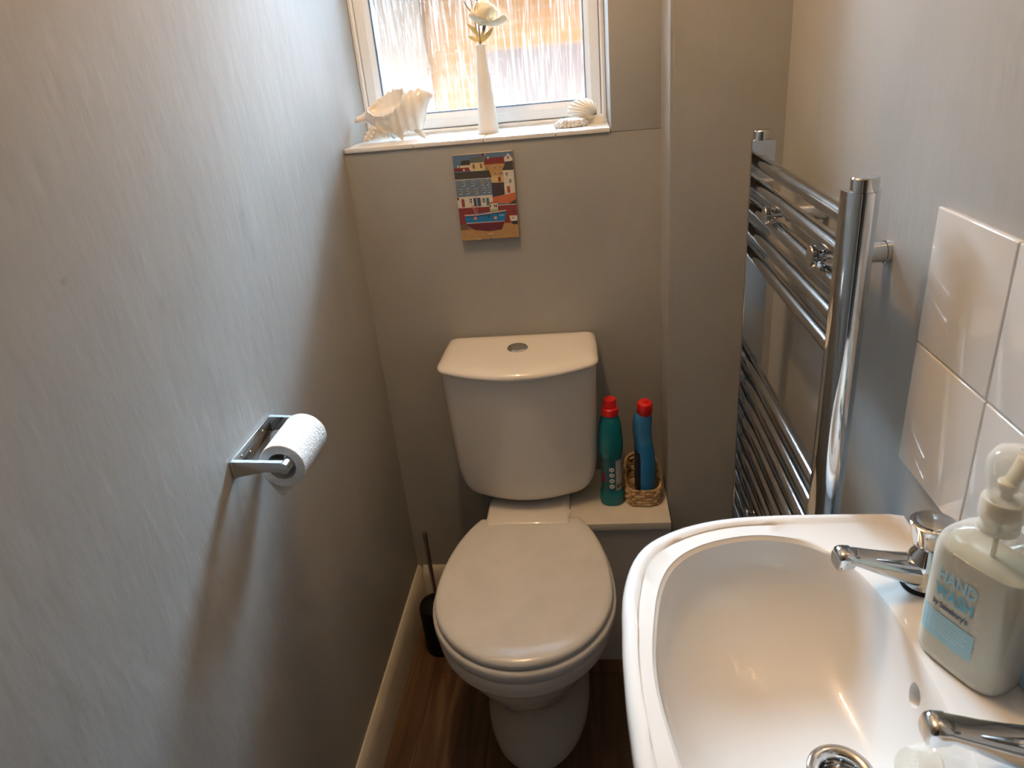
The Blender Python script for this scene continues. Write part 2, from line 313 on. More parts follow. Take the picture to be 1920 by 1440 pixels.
# assumed open doorway behind the camera; unlit hall added for darker chrome reflections
bm = bmesh.new(); box(bm, -.50, -.43, YF, YF+.02, 0, 2.04, .003, 1); box(bm, .29, .36, YF, YF+.02, 0, 2.04, .003, 1); box(bm, -.43, .29, YF, YF+.02, 1.98, 2.04, .003, 1)
struct('trim_1', bm, upvc)

# window
def frame_ring(bm, xo0, xo1, zo0, zo1, prof, mi=0):
    """mitred frame: prof = list of (inset, y) swept round the rectangle"""
    cs = [(xo0, zo0, 1, 1), (xo1, zo0, -1, 1), (xo1, zo1, -1, -1), (xo0, zo1, 1, -1)]
    loft_closed(bm, [[(x+sx*i[0], i[1], z+sz*i[0]) for i in prof] for x, z, sx, sz in cs], mi)
win = thing('window_1', (-.23, YW, 1.24), None, None); win['kind'] = 'structure'
bm = bmesh.new(); frame_ring(bm, XL+.001, WX1-.001, 1.240, WZ1-.001, [(0, YW+.055), (0, YW), (.006, YW-.002), (.010, YW+.002), (.012, YW+.010), (.012, YW+.055)]); P(win, obj('frame', bm, upvc, smooth=20))
bm = bmesh.new(); frame_ring(bm, XL+.013, WX1-.013, 1.2525, WZ1-.013, [(0, YW+.045), (0, YW+.002), (.002, YW), (.021, YW), (.0235, YW+.002), (.032, YW+.012), (.0325, YW+.030), (.032, YW+.045)]); P(win, obj('sash', bm, upvc, smooth=20))
bm = bmesh.new(); frame_ring(bm, XL+.0455, WX1-.0455, 1.2855, WZ1-.0455, [(0, YW+.026), (0, YW+.014), (.0025, YW+.016), (.0025, YW+.026)]); P(win, obj('gasket', bm, gasket, smooth=0))
P(win, obj('pane', bx(XL+.046, WX1-.046, YW+.019, YW+.023, 1.286, WZ1-.046), pane_m, smooth=0))
# tiled sill
bm = bmesh.new(); jx = [XL+.001, -.357, -.206, -.053, WX1-.001]
for a, b in zip(jx, jx[1:]): box(bm, a+.0008, b-.0008, YB-.004, YW+.004, 1.2335, 1.2425, .0018, 2)
box(bm, XL+.001, WX1-.001, YB-.0015, YW, 1.2325, 1.2405, mi=1)
tag(obj('trim_2', bm, [sillt, grout], smooth=30), kind='structure')

# outside: ground, neighbouring brick house with a white door panel, low fence
tag(obj('ground', bx(-6, 6, 1.95, 9, -.3, -.15), noisy(mat('paving', (.35, .34, .32), .9), [(.3, (.015, .010, .007)), (.7, (.022, .015, .010))], (2, 2, 2)), smooth=0), kind='structure')
nh = thing('neighbouring_house', (0, 5.2, -.15), 'brick house seen blurred through the obscure glass', 'house')
P(nh, obj('brick_wall', bx(-3.4, 3.5, 5.2, 5.4, -.15, 2.25), brick_m, smooth=0))
P(nh, obj('added_shade_roof', bx(-3.6, 3.7, 3.5, 5.4, 2.26, 2.40), brick_m, smooth=0))  # unseen roof, added to keep skylight off the brick wall
P(nh, obj('door_panel', bx(-.62, .12, 5.14, 5.2, -.15, 1.42), noisy(mat('grey door', (.34, .40, .47), .6), [(.3, (.032, .021, .0175)), (.7, (.040, .027, .022))], (6, 6, 6)), smooth=0))
P(nh, obj('window_panel', bx(-2.4, -1.0, 5.12, 5.2, .7, 1.9), noisy(mat('pale render', (.6, .62, .64), .6), [(.3, (.046, .031, .023)), (.7, (.053, .036, .027))], (6, 6, 6)), smooth=0))
P(nh, obj('orange_panel', bx(.42, 1.1, 5.14, 5.2, 1.28, 1.9), noisy(mat('terracotta panel', (.5, .2, .12), .7), [(.3, (.085, .026, .018)), (.7, (.10, .032, .022))], (6, 6, 6)), smooth=0))

for nm_ in ('house brick', 'paving', 'grey door', 'pale render', 'terracotta panel'):
    bpy.data.materials[nm_].node_tree.nodes['Principled BSDF'].inputs['Specular IOR Level'].default_value = 0.0

# ------------------------------------------------------------------ ceiling light: bar of three warm spots
cl = thing('ceiling_light', (-.24, 1.05, ZC), 'ceiling bar light with three warm spots above the toilet', 'light')
P(cl, obj('bar', bx(-.255, -.225, .93, 1.17, ZC-.02, ZC, bev=.004), chrome))
em = bpy.data.materials.new('warm bulb'); em.use_nodes = True; eb = em.node_tree.nodes['Principled BSDF']; eb.inputs['Emission Color'].default_value = (*LAMP_COL, 1); eb.inputs['Emission Strength'].default_value = 25
for yy in (.975, 1.05, 1.125):
    bm = bmesh.new(); lathe(bm, [(.010, ZC-.02), (.010, ZC-.04), (.024, ZC-.045), (.025, ZC-.095), (.0245, ZC-.095), (.0235, ZC-.09)], (-.24, yy, 0), 24); P(cl, obj('spot_head', bm, chrome))
    bm = bmesh.new(); lathe(bm, [(.023, ZC-.096), (.022, ZC-.102), (.012, ZC-.106), (.001, ZC-.107)], (-.24, yy, 0), 24); P(cl, obj('bulb', bm, em))
    ld = bpy.data.lights.new('spot_lamp', 'POINT'); ld.energy = LAMP_W; ld.color = LAMP_COL; ld.shadow_soft_size = .022
    lo = bpy.data.objects.new('spot_lamp', ld); COL.objects.link(lo); lo.location = (-.24, yy, ZC-.14); P(cl, lo)

# ------------------------------------------------------------------ pipe boxing beside the toilet
cb = thing('pipe_boxing', (.03, 1.46, 0), 'low white boxed-in cupboard between the toilet and the wall pier', 'cabinet')
P(cb, obj('front_panel', bx(-.060, PX_-.001, 1.340, 1.358, .0, .3985, bev=.001, seg=1), wboard))
P(cb, obj('side_panel', bx(-.060, -.045, 1.358, YB-.001, .0, .3985, bev=.001, seg=1), wboard))
P(cb, obj('top_board', bx(-.0645, PX_-.001, 1.335, YB-.001, .400, .419, bev=.0015, seg=2), ctop_m))

# ------------------------------------------------------------------ toilet
TX = -.159
tl = thing('toilet', (TX, 1.2, 0), 'white close-coupled toilet with closed lid against the back wall', 'toilet')
tab = [(0, .120, 1.028, 1.50), (.02, .121, 1.028, 1.50), (.08, .110, 1.036, 1.49), (.15, .104, 1.032, 1.47), (.20, .112, 1.01, 1.45), (.25, .134, .975, 1.42), (.29, .154, .950, 1.40), (.322, .167, .939, 1.38), (.335, .172, .932, 1.375), (.341, .179, .923, 1.375), (.385, .182, .920, 1.375)]
def pan_ring(z, w, f, b, n=64):
    r = []; yc = f+(b-f)*.46
    for i in range(n):
        t = 2*PI*i/n; c, s = math.cos(t), math.sin(t)
        e = 2.0 if s < 0 else 2.7
        x = w*math.copysign(abs(c)**(2/e), c); y = (yc-f if s < 0 else b-yc)*math.copysign(abs(s)**(2/e), s)
        r.append((TX+x, yc+y, z))
    return r
zs = [0, .01, .02, .04, .07, .10, .13, .16, .19, .22, .25, .275, .30, .315, .325, .331, .335, .338, .341, .345, .360, .371]
bm = bmesh.new(); R = [pan_ring(z, *interp(tab, z)) for z in zs]; wq = interp(tab, .385); R.append(pan_ring(.3755, wq[0]-.002, wq[1]+.002, wq[2]-.002)); R.append(pan_ring(.3770, wq[0]-.006, wq[1]+.006, wq[2]-.006)); loft(bm, R)
# low side flanks of the trapway and rear platform
box(bm, TX-.100, TX+.094, 1.33, 1.545, .30, .428, .010, 3); box(bm, TX-.085, TX+.085, 1.20, 1.53, 0, .32, .03, 4)
pan = P(tl, obj('pan', bm, cer, smooth=50))
bm = bmesh.new(); lathe(bm, [(.006, -.012), (.006, .003), (.0045, .005)], (TX+.112, 1.27, .060), 12, 'x'); sc = obj('fixing_cap', bm, black); sc.parent = pan
def seat_out(grow, n=72):
    pts = []
    for i in range(n):
        t = -PI + 2*PI*i/n
        c, s = math.cos(t), math.sin(t)
        if s <= 0: pts.append(((.180+grow)*c, 1.125+(.199+grow)*s))
        else: pts.append(None)
    out = [p for p in pts if p]
    # back part: flattening ellipse to a straight rear edge
    L = .313; k = 12; right_ = []
    for j in range(1, k+1):
        y = 1.125+(.240+grow)*j/k; h = (.180+grow)*math.sqrt(1-((y-1.125)/(L+grow))**2); right_.append((h, y))
    back = []
    hb = right_[-1][0]; yb = right_[-1][1]
    for j in range(1, 10): back.append((hb-2*hb*j/10, yb))
    left_ = [(-h, y) for h, y in right_[::-1]]
    return out + right_ + back + left_[:-0 or None]
def outline_loft(bm, grows_z, cap0=True, cap1=True, dz=None):
    rings = []
    for g, z in grows_z: rings.append([(TX+.002+x, y, z) for x, y in seat_out(g)])
    return loft(bm, rings, cap0, cap1)
bm = bmesh.new(); outline_loft(bm, [(-.002, .3780), (.0045, .3795), (.0062, .384), (.0062, .396), (.0035, .4015), (-.004, .4035)]); P(tl, obj('seat', bm, seat_m, smooth=50))
bm = bmesh.new(); outline_loft(bm, [(-.010, .4050), (-.003, .4055), (.000, .408), (.000, .414), (-.002, .4185), (-.006, .4215), (-.014, .4232), (-.04, .4245), (-.09, .4253), (-.14, .4256)]); P(tl, obj('lid', bm, seat_m, smooth=60))
for s in (-1, 1):
    bm = bmesh.new(); lathe(bm, [(.001, -.022), (.010, -.021), (.011, -.018), (.011, .018), (.010, .021), (.001, .022)], (TX+s*.075, 1.380, .4165), 18, 'x'); P(tl, obj('hinge', bm, cer))
# cistern
def cis_ring(z, hw, fy, by, bulge, rc=.035, n=14):
    """plan: rounded front corners, bowed front, square back"""
    pts = []; cx = TX-.002
    ysd = fy+bulge
    for j in range(21):   # front, from left to right
        u = -1+2*j/20; pts.append((cx+u*(hw-rc*.75), fy+bulge*.88*u*u*1.0))
    a0 = pts[-1]
    c = [(cx+hw-.10*rc, ysd+rc*.25), (cx+hw, ysd+rc*.95)]
    mids = []
    p0 = Vector((a0[0], a0[1])); p1 = Vector((cx+hw+.001, ysd+.004)); p2 = Vector((cx+hw, ysd+rc*1.1))
    for j in range(1, 9):
        t = j/8; q = p0*(1-t)**2+p1*2*t*(1-t)+p2*t*t; mids.append((q.x, q.y))
    right_ = mids+[(cx+hw-.001, lerp(ysd+rc*1.1, by-.01, .5)), (cx+hw-.003, by-.008), (cx+hw-.010, by)]
    back = [(cx+(hw-.010)*(1-2*j/8), by) for j in range(1, 8)]
    left_ = [(2*cx-x, y) for x, y in right_[::-1]]
    return [(x, y, z) for x, y in pts+right_+back+left_]
ct = [(.4405, .100, 1.412, .020), (.443, .112, 1.402, .024), (.452, .132, 1.390, .028), (.470, .1490, 1.379, .033), (.500, .1600, 1.370, .040), (.545, .1650, 1.362, .044), (.62, .1675, 1.353, .047), (.70, .1690, 1.345, .050), (.782, .1710, 1.338, .052)]
bm = bmesh.new(); loft(bm, [cis_ring(z, *[interp(ct, z)[0], interp(ct, z)[1]], 1.556, interp(ct, z)[2]) for z in (.4405, .4415, .443, .447, .452, .460, .470, .485, .50, .52, .545, .58, .62,   .66, .70, .735, .782)])
cis = P(tl, obj('cistern', bm, cer, smooth=50))
bm = bmesh.new()
loft(bm, [cis_ring(z, hw, fy, by, .053) for z, hw, fy, by in ((.783, .170, 1.338, 1.560), (.7835, .1745, 1.3335, 1.563), (.7855, .1762, 1.332, 1.564), (.7885, .1765, 1.3315, 1.564), (.7920, .1755, 1.333, 1.564), (.7955, .1725, 1.3365, 1.562), (.799, .167, 1.342, 1.558), (.8015, .160, 1.350, 1.553), (.803, .148, 1.364, 1.542), (.8038, .12, 1.39, 1.52))])
P(tl, obj('cistern_lid', bm, cer, smooth=60))
fb = (TX-.003, 1.465, .8038)
bm = bmesh.new(); lathe(bm, [(.0235, 0), (.0235, .002), (.0215, .0045), (.018, .0045), (.0175, .003), (.0165, .003), (.016, .0042), (.008, .0036), (.001, .0034)], fb, 40); P(tl, obj('flush_button', bm, chrome))
bm = bmesh.new(); lathe(bm, [(.010, .405), (.010, .425), (.014, .425), (.014, .440), (.012, .442)], (TX-.105, 1.44, 0), 18); P(tl, obj('inlet_connector', bm, noisy(mat('grey fitting', (.2, .2, .2), .5), [(.3, (.16, .16, .16)), (.7, (.24, .24, .24))]), smooth=40))

# ------------------------------------------------------------------ toilet brush
tb = thing('toilet_brush', (-.420, 1.388, 0), 'black toilet brush holder with a thin steel handle in the corner left of the toilet', 'toilet brush')
c = (-.420, 1.388, 0)
bm = bmesh.new(); lathe(bm, [(.036, 0), (.041, .003), (.043, .02), (.0445, .08), (.0455, .12), (.0455, .135), (.043, .144), (.034, .150), (.012, .153)], c, 36); P(tb, obj('holder', bm, black))
bm = bmesh.new(); lathe(bm, [(.0052, .150), (.0052, .348), (.0064, .350), (.0064, .364), (.0048, .367), (.001, .3675)], c, 18); P(tb, obj('handle', bm, chrome_d))

# ------------------------------------------------------------------ toilet roll holder and roll
th = thing('toilet_roll_holder', (XL, .89, .90), 'chrome toilet roll holder screwed to the left wall', 'toilet roll holder')
ZT = .917
bm = bmesh.new()
P(th, obj('backplate', bx(XL+.0002, XL+.004, .818, .962, ZT-.026, ZT, bev=.0012, seg=2), chrome))
for nm, yy, ln in (('near', .822, .074), ('far', .958, .052)):
    bm = bmesh.new()
    rings = []
    for k in range(9):
        t = k/8; x = XL+.003+ln*t; hh = lerp(.026, .0155, min(1, t*1.6)); zt = ZT-.000-.004*t
        rings.append([(x, yy-.0035, zt-hh), (x, yy+.0035, zt-hh), (x, yy+.0035, zt), (x, yy-.0035, zt)])
    loft(bm, rings)
    lathe(bm, [(.006, -.007), (.0085, -.0065), (.0085, .0065), (.006, .007)], (XL+.003+ln+.002, yy, ZT-.012), 18, 'y')
    P(th, obj('arm', bm, chrome, smooth=30))
bm = bmesh.new(); tube(bm, [(XL+.079, .826, ZT-.012), (XL+.070, .845, ZT-.0115), (XL+.062, .90, ZT-.011), (XL+.057, .955, ZT-.012)], .0032, 10); P(th, obj('roll_bar', bm, chrome))
for yy, zz in ((.85, ZT-.009), (.875, ZT-.017), (.925, ZT-.009)):
    bm = bmesh.new(); lathe(bm, [(.0028, 0), (.0024, .0012), (.001, .0018)], (XL+.004, yy, zz), 10, 'x'); P(th, obj('screw', bm, chrome))
RC = Vector((XL+.060, .898, ZT-.012-.0185+.003)); RR = .0345
tr = thing('toilet_roll', tuple(RC), 'part-used white toilet roll hanging on the chrome holder', 'toilet roll')
rc = Vector((RC.x, RC.y, RC.z))
bm = bmesh.new(); lathe(bm, [(.0215, -.050), (RR-.001, -.050), (RR, -.049), (RR, .049), (RR-.001, .050), (.0215, .050), (.0215, -.050)], rc, 56, 'y', cap=False); P(tr, obj('paper_roll', bm, paper))
bm = bmesh.new(); lathe(bm, [(.0203, -.0495), (.0212, -.0495), (.0212, .0495), (.0203, .0495), (.0203, -.0495)], rc, 40, 'y', cap=False); P(tr, obj('cardboard_core', bm, core_m))
# hanging torn sheet on the wall side
bm = bmesh.new(); N = 14; cols = []
for i in range(N+1):
    s = i/N; row = []
    for j in range(9):
        v = j/8; y = rc.y-.049+.098*v
        ang = PI+PI*.05+s*.9
        lmax = .034*(1-abs(v-.30)*1.35)+.012 if v < .9 else .010
        x = rc.x-RR*1.0-.0006+.010*s*s; z = rc.z-.004-s*(.026+lmax)
        if s < .35:
            a = PI+s/.35*.55; x = rc.x+(RR+.0008)*math.cos(a); z = rc.z+(RR+.0008)*math.sin(a)
        else:
            u = (s-.35)/.65; a = PI+.55; x0 = rc.x+(RR+.0008)*math.cos(a); z0 = rc.z+(RR+.0008)*math.sin(a)
            x = x0+.017*u+.002*math.sin(v*5)*u; z = z0-u*(lmax)
        row.append((x, y, z))
    cols.append(row)
vs = [[bm.verts.new(p) for p in r] for r in cols]
for a, b in zip(vs, vs[1:]):
    for j in range(8): bm.faces.new((a[j], a[j+1], b[j+1], b[j]))
sh = obj('loose_sheet', bm, paper); md = sh.modifiers.new('s', 'SOLIDIFY'); md.thickness = .0006; bpy.context.view_layer.update(); apply_mods(sh); P(tr, sh)

# ------------------------------------------------------------------ towel rail
BXX = .296; YN, YFAR = .804, 1.270
rl = thing('towel_rail', (BXX, 1.053, .435), 'chrome ladder towel radiator fixed to the right wall beyond the basin', 'towel rail')
def dpost(yc, sgn, z0, z1, h=.0175, w=.0195):
    # flat face looks to the other post, rounded side away from it
    pts = [(BXX-w+.001, yc+sgn*h*.9), (BXX-w, yc+sgn*(h-.004))]
    for k in range(15):
        a = PI*k/14; pts.append((BXX-w*math.cos(a), yc+sgn*(h-.006)-sgn*(2*h-.006)*math.sin(a)))
    pts += [(BXX+w, yc+sgn*(h-.004)), (BXX+w-.001, yc+sgn*h*.9)]
    bm = bmesh.new(); loft(bm, [[(x, y, z0) for x, y in pts], [(x, y, z1) for x, y in pts]]); return bm
for yc, s in ((YN, 1), (YFAR, -1)):
    p = P(rl, obj('post', dpost(yc, s, .435, 1.234), chrome, smooth=30))
    for pf in ([(.0145, 1.2338), (.0145, 1.2475), (.0135, 1.249), (.001, 1.2492)], [(.001, .4205), (.0145, .421), (.0145, .436)]):
        bm = bmesh.new(); lathe(bm, pf, (BXX, yc-s*.001, 0), 30); c_ = obj('end_cap', bm, chrome, smooth=30); c_.parent = p
bars = [1.199-.04*i for i in range(5)]+[.841-.0405*i for i in range(10)]
for z in bars:
    bm = bmesh.new(); lathe(bm, [(.0109, YN+.0155), (.0109, YFAR-.0155)], (BXX-.002, 0, z), 24, 'y')
    for yy in (YN+.0165, YFAR-.0185): lathe(bm, [(.0122, yy), (.0122, yy+.002)], (BXX-.002, 0, z), 24, 'y')
    P(rl, obj('bar', bm, chrome_d))
for yy in (.895, 1.135):
    for zz in (1.139, .578 if yy < 1 else .58):
        bm = bmesh.new(); lathe(bm, [(.0125, BXX+.012), (.0125, XR-.0055), (.0140, XR-.005), (.0140, XR)], (0, yy, zz), 24, 'x'); lathe(bm, [(.005, BXX-.016), (.005, BXX+.014)], (0, yy, zz), 14, 'x')
        bk = P(rl, obj('wall_bracket', bm, chrome, smooth=30))
        bm = bmesh.new(); lathe(bm, [(.0075, BXX-.004), (.0075, BXX-.0135), (.0125, BXX-.0150), (.0138, BXX-.0165), (.0138, BXX-.0215), (.0130, BXX-.0228), (.002, BXX-.0232)], (0, yy, zz), 20, 'x')
        P(rl, obj('clamp_knob', bm, chrome, smooth=30))

# ------------------------------------------------------------------ splashback
bm = bmesh.new(); ts = .1475; pit = .1495; y1 = .770; ztop = 1.220
for i in range(4):
    for j in range(2):
        ya = y1-pit*i; zb = ztop-pit*j; box(bm, XR-.0085, XR-.002, ya-ts, ya, zb-ts, zb, .0017, 3)
box(bm, XR-.006, XR-.0001, y1-4*pit+.003, y1-.0012, ztop-2*pit+.003, ztop-.0012, mi=1)
tag(obj('tile_splashback', bm, [tile_m, grout], smooth=40), 'block of square white glazed tiles on the wall above the basin', 'tile splashback')

# ------------------------------------------------------------------ basin
bs = thing('wash_basin', (XR, .50, .70), 'white ceramic wall-hung wash basin with two chrome taps', 'basin')
YCB = .502
OUT = [(.0175, 0), (.0185, .05), (.0245, .125), (.046, .186), (.088, .222), (.145, .243), (.216, .250), (.31, .249), (.3665, .247)]
BWL = [(.047, 0), (.052, .058), (.066, .125), (.090, .168), (.130, .195), (.185, .207), (.233, .196), (.262, .172), (.278, .140), (.286, .112), (.291, .080), (.292, .040), (.292, 0)]
CBX = .19
def densify(tab):
    # chord param + catmull rom
    P_ = [Vector((a, b)) for a, b in tab]; out = []
    for i in range(len(P_)-1):
        p0 = P_[max(i-1, 0)] if i > 0 else Vector((P_[1].x, -P_[1].y)); p1 = P_[i]; p2 = P_[i+1]; p3 = P_[min(i+2, len(P_)-1)]
        for k in range(10):
            t = k/10; out.append(.5*((2*p1)+(p2-p0)*t+(2*p0-5*p1+4*p2-p3)*t*t+(-p0+3*p1-3*p2+p3)*t**3))
    out.append(P_[-1]); return out
def polar(tab, closed_right):
    d = densify(tab)
    full = d + ([] if not closed_right else []) 
    pts = d+[Vector((p.x, -p.y)) for p in d[::-1]]
    if closed_right is False:  # outer outline: straight wall side
        pts = d+[Vector((.3665, lerp(.247, -.247, k/40))) for k in range(1, 40)]+[Vector((p.x, -p.y)) for p in d[::-1]]
    segs = list(zip(pts, pts[1:]+pts[:1])); N = 120; res = []
    for i in range(N):
        a = 2*PI*i/N; dx, dy = math.cos(a), math.sin(a); best = .01
        for p, q in segs:
            ex, ey = q.x-p.x, q.y-p.y; det = dx*(-ey)+dy*ex
            if abs(det) < 1e-12: continue
            rx, ry = p.x-CBX, p.y; t = (rx*(-ey)+ry*ex)/det; u = (dx*ry-dy*rx)/det
            if t > 0 and -1e-6 <= u <= 1+1e-6: best = max(best, t)
        res.append((CBX+best*dx, best*dy))
    return res
O_ = polar(OUT, False); B_ = polar(BWL, True)
def ring_t(t, z, dz=0): return [(lerp(o[0], b[0], t), YCB+lerp(o[1], b[1], t), z) for o, b in zip(O_, B_)]
def ring_in(d, z, z2=None):
    r = []
    for o, b in zip(O_, B_):
        v = Vector((b[0]-o[0], b[1]-o[1])); L = v.length; k = min(d, L*.5)/L; r.append((o[0]+v.x*k, YCB+o[1]+v.y*k, z))
    return r
WC = (.224, YCB-.012); ZR = .861; ZB = .739
def under(t, z):
    c = Vector((.262, 0)); return [(min(.3665, lerp(o[0], c.x+(.10 if o[0] > c.x else .10)*(o[0]-c.x)/.25, t)), YCB+lerp(o[1], o[1]*.35, t), z) for o in O_]
R = [under(1.0, .655), under(.92, .66), under(.72, .68), under(.48, .72), under(.28, .77), under(.14, .805), under(.05, .822), under(.02, .828), ring_t(0, .834), ring_t(0, .848), ring_in(.0012, .8535), ring_in(.004, .8575), ring_in(.008, ZR-.0012), ring_in(.0125, ZR), ring_in(.017, ZR-.0006), ring_in(.022, ZR-.0028), ring_in(.026, ZR-.0038)]
# plateau towards the bowl, then rounded bowl edge
for t, z in ((.80, ZR-.0042), (.90, ZR-.0044)):
    R.append([(lerp(max(o[0], 0) if 0 else r0[0], b[0], t), lerp(r0[1], YCB+b[1], t), z) for o, b, r0 in zip(O_, B_, R[16])])
W_ = [(WC[0]+.029*math.cos(2*PI*i/120), WC[1]-YCB+.029*math.sin(2*PI*i/120)) for i in range(120)]
def bowl(s, z): return [(lerp(b[0], w_[0], s), YCB+lerp(b[1], w_[1], s), z) for b, w_ in zip(B_, W_)]
R.append(bowl(-.012, ZR-.0052)); R.append(bowl(.012, ZR-.0085)); 
for k in range(1, 15):
    ph = PI/2*k/14; R.append(bowl(.02+.98*(1-math.cos(ph))**1.0, ZR-.0085-(ZR-.0085-ZB)*math.sin(ph)**.92))
R.append([(WC[0]+.026*math.cos(2*PI*i/120), WC[1]+.026*math.sin(2*PI*i/120), ZB-.006) for i in range(120)])
R.append([(WC[0]+.0225*math.cos(2*PI*i/120), WC[1]+.0225*math.sin(2*PI*i/120), ZB-.045) for i in range(120)])
bm = bmesh.new(); loft(bm, R); body = obj('bowl', bm, cer, smooth=60)
bm = bmesh.new(); rr = []
for k in range(2):
    x = (.262, .325)[k]; rr.append([(x, YCB+.012+.0105*math.cos(2*PI*i/24), .817+(.0)+.0125*math.sin(2*PI*i/24)) for i in range(24)])
loft(bm, rr); cut(body, bm); P(bs, body)
bm = bmesh.new(); lathe(bm, [(.0195, ZB-.040), (.0195, ZB-.004), (.0215, ZB-.0005), (.0270, ZB+.0018), (.0310, ZB+.0015), (.0325, ZB-.0002), (.0325, ZB-.002)], (WC[0], WC[1], 0), 48, cap=False); wf = P(bs, obj('waste_flange', bm, chrome, smooth=50))
bm = bmesh.new(); lathe(bm, [(.019, ZB-.030), (.014, ZB-.028), (.006, ZB-.026), (.001, ZB-.026)], (WC[0], WC[1], 0), 32); P(bs, obj('waste_grid', bm, chrome_d))

# taps
def make_tap(label):
    t = thing('basin_tap', (.335, .622, ZR-.004), label, 'tap', 'chrome pillar taps on the basin')
    z0 = 0.0
    def pp(o): o.parent = t; return o
    bm = bmesh.new(); lathe(bm, [(.0215, 0), (.0225, .002), (.022, .004)], (0, 0, 0), 30); pp(obj('gasket', bm, black))
    bm = bmesh.new(); lathe(bm, [(.0205, .004), (.0205, .028), (.0195, .034), (.0165, .041), (.0135, .045), (.0115, .051)], (0, 0, 0), 36); pp(obj('body', bm, chrome, smooth=50))
    # spout towards -x, rounded box section
    bm = bmesh.new(); rings = []
    for u, zt, zb, hw in ((.008, .034, .006, .0170), (-.012, .0350, .0070, .0170), (-.03, .0385, .0140, .0150), (-.05, .0430, .0230, .0132), (-.068, .0475, .0325, .0122), (-.077, .0495, .0370, .0118), (-.079, .0522, .0330, .0118), (-.088, .0535, .0305, .0117), (-.0925, .0520, .0305, .0112), (-.0945, .0480, .0315, .0098)):
        c = (zt+zb)/2; h = (zt-zb)/2; n = 24
        rings.append([(u, hw*math.copysign(abs(math.cos(2*PI*i/n))**.6, math.cos(2*PI*i/n)), c+h*math.copysign(abs(math.sin(2*PI*i/n))**.6, math.sin(2*PI*i/n))) for i in range(n)])
    loft(bm, rings); pp(obj('spout', bm, chrome, smooth=60))
    # tulip handle with four scoops
    bm = bmesh.new(); rings = []; n = 48
    for z, r, d in ((.050, .0125, .0), (.052, .0150, .02), (.056, .0175, .06), (.063, .0198, .10), (.071, .0214, .08), (.077, .0220, .03), (.0785, .0217, .0), (.0796, .0203, .0)):
        rings.append([((r*(1-d*abs(math.cos(2*a))))*math.cos(a), (r*(1-d*abs(math.cos(2*a))))*math.sin(a), z) for a in [2*PI*i/n for i in range(n)]])
    loft(bm, rings); hd = pp(obj('handle', bm, chrome, smooth=40))
    bm = bmesh.new(); lathe(bm, [(.0178, .0796), (.0172, .0815), (.012, .0827), (.001, .0832)], (0, 0, 0), 36); d_ = obj('indicator_disc', bm, chrome_d); d_.parent = hd
    return t
t1 = make_tap('chrome basin tap further from the camera, beyond the hand wash bottle')
def copy_tree(o, parent=None):
    c = o.copy(); COL.objects.link(c)
    if parent is not None: c.parent = parent
    for ch in [x for x in bpy.data.objects if x.parent == o]: copy_tree(ch, c)
    return c
t2 = copy_tree(t1); t2.location = (.338, .408, ZR-.004); t2['label'] = 'chrome basin tap nearest the camera, at the bottom right corner'
t1.rotation_euler.z = .08; t2.rotation_euler.z = -.03

# clear plastic cup-shaped sink strainer/plug lying in the bowl under the near tap
pg = bmesh.new(); c = (.264, .430, .822)
lathe(pg, [(.0205, 0), (.0225, .001), (.0228, .004), (.0185, .007), (.0165, .016), (.0145, .019), (.001, .0195)], (0, 0, 0), 36)
pg_o = obj('sink_plug', pg, clearp, smooth=50); pg_o.location = c; pg_o.rotation_euler = (0, math.radians(-62), 0)
tag(pg_o, 'clear plastic plug resting in the basin beneath the near tap', 'plug')

# ------------------------------------------------------------------ hand wash bottle
SB = Vector((.3290, .516, ZR-.0035)); SR = math.radians(-64)    # width axis direction
ux = Vector((math.cos(SR), math.sin(SR), 0)); un = Vector((-math.sin(SR+PI), math.cos(SR+PI), 0))
un = Vector((ux.y, -ux.x, 0))      # towards the camera side
if un.x > 0: un = -un
SK = 1.10
sb = thing('hand_wash_bottle', tuple(SB), 'clear pump bottle of pearly hand wash on the back of the basin', 'soap bottle')
stab = [(0, .0345, .0205), (.003, .0385, .0235), (.03, .0395, .0240), (.08, .0400, .0240), (.108, .0395, .0238), (.118, .0365, .0228), (.127, .0290, .0200), (.133, .0200, .0165), (.1355, .0150, .0145), (.137, .0142, .0142)]
def sbp(u, v, z): p = ux*u+un*v; return (p.x, p.y, z)
def sring(z, k=1.0, n=56):
    a, b = interp(stab, z); a *= k; b *= k; e = 3.6 if z < .125 else lerp(3.6, 2, min(1, (z-.125)/.01)); r = []
    for i in range(n):
        t = 2*PI*i/n; c, s = math.cos(t), math.sin(t); r.append(sbp(a*math.copysign(abs(c)**(2/e), c), b*math.copysign(abs(s)**(2/e), s), z))
    return r
def part(name, bm, m, par=None, **k): o = obj(name, bm, m, **k); o.parent = par if par is not None else sb; return o
zz = [0, .0015, .003, .01, .03, .06, .09, .105, .112, .116, .120, .124, .128, .131, .133, .1345, .1355, .137]
bm = bmesh.new(); loft(bm, [sring(z) for z in zz]); shell = part('bottle', bm, clearp, smooth=50)
zz2 = [.002, .004, .01, .03, .06, .09, .105, .110]
bm = bmesh.new(); loft(bm, [sring(z, .965) for z in zz2]+[sring(.1105, .93)]); part('liquid', bm, soap_m, smooth=50)
def sface(u, v): # on the front face
    z = v; a, b = interp(stab, z); uu = min(.999, abs(u)/a); d = b*(1-uu**3.6)**(1/3.6); return sbp(u, d+.0003, z)
part('lettering', bmtext('HAND', .0165, lambda x, y: sface(x-.0245, y+.0815), .0005, .036), lb_t, shell, smooth=0)
part('lettering', bmtext('WASH', .0165, lambda x, y: sface(x-.0245, y+.0665), .0005, .036), mb_t, shell, smooth=0)
part('lettering', bmtext("by Sainsbury's", .0078, lambda x, y: sface(x-.0245, y+.0568), .00025, .033), nv_t, shell, smooth=0)
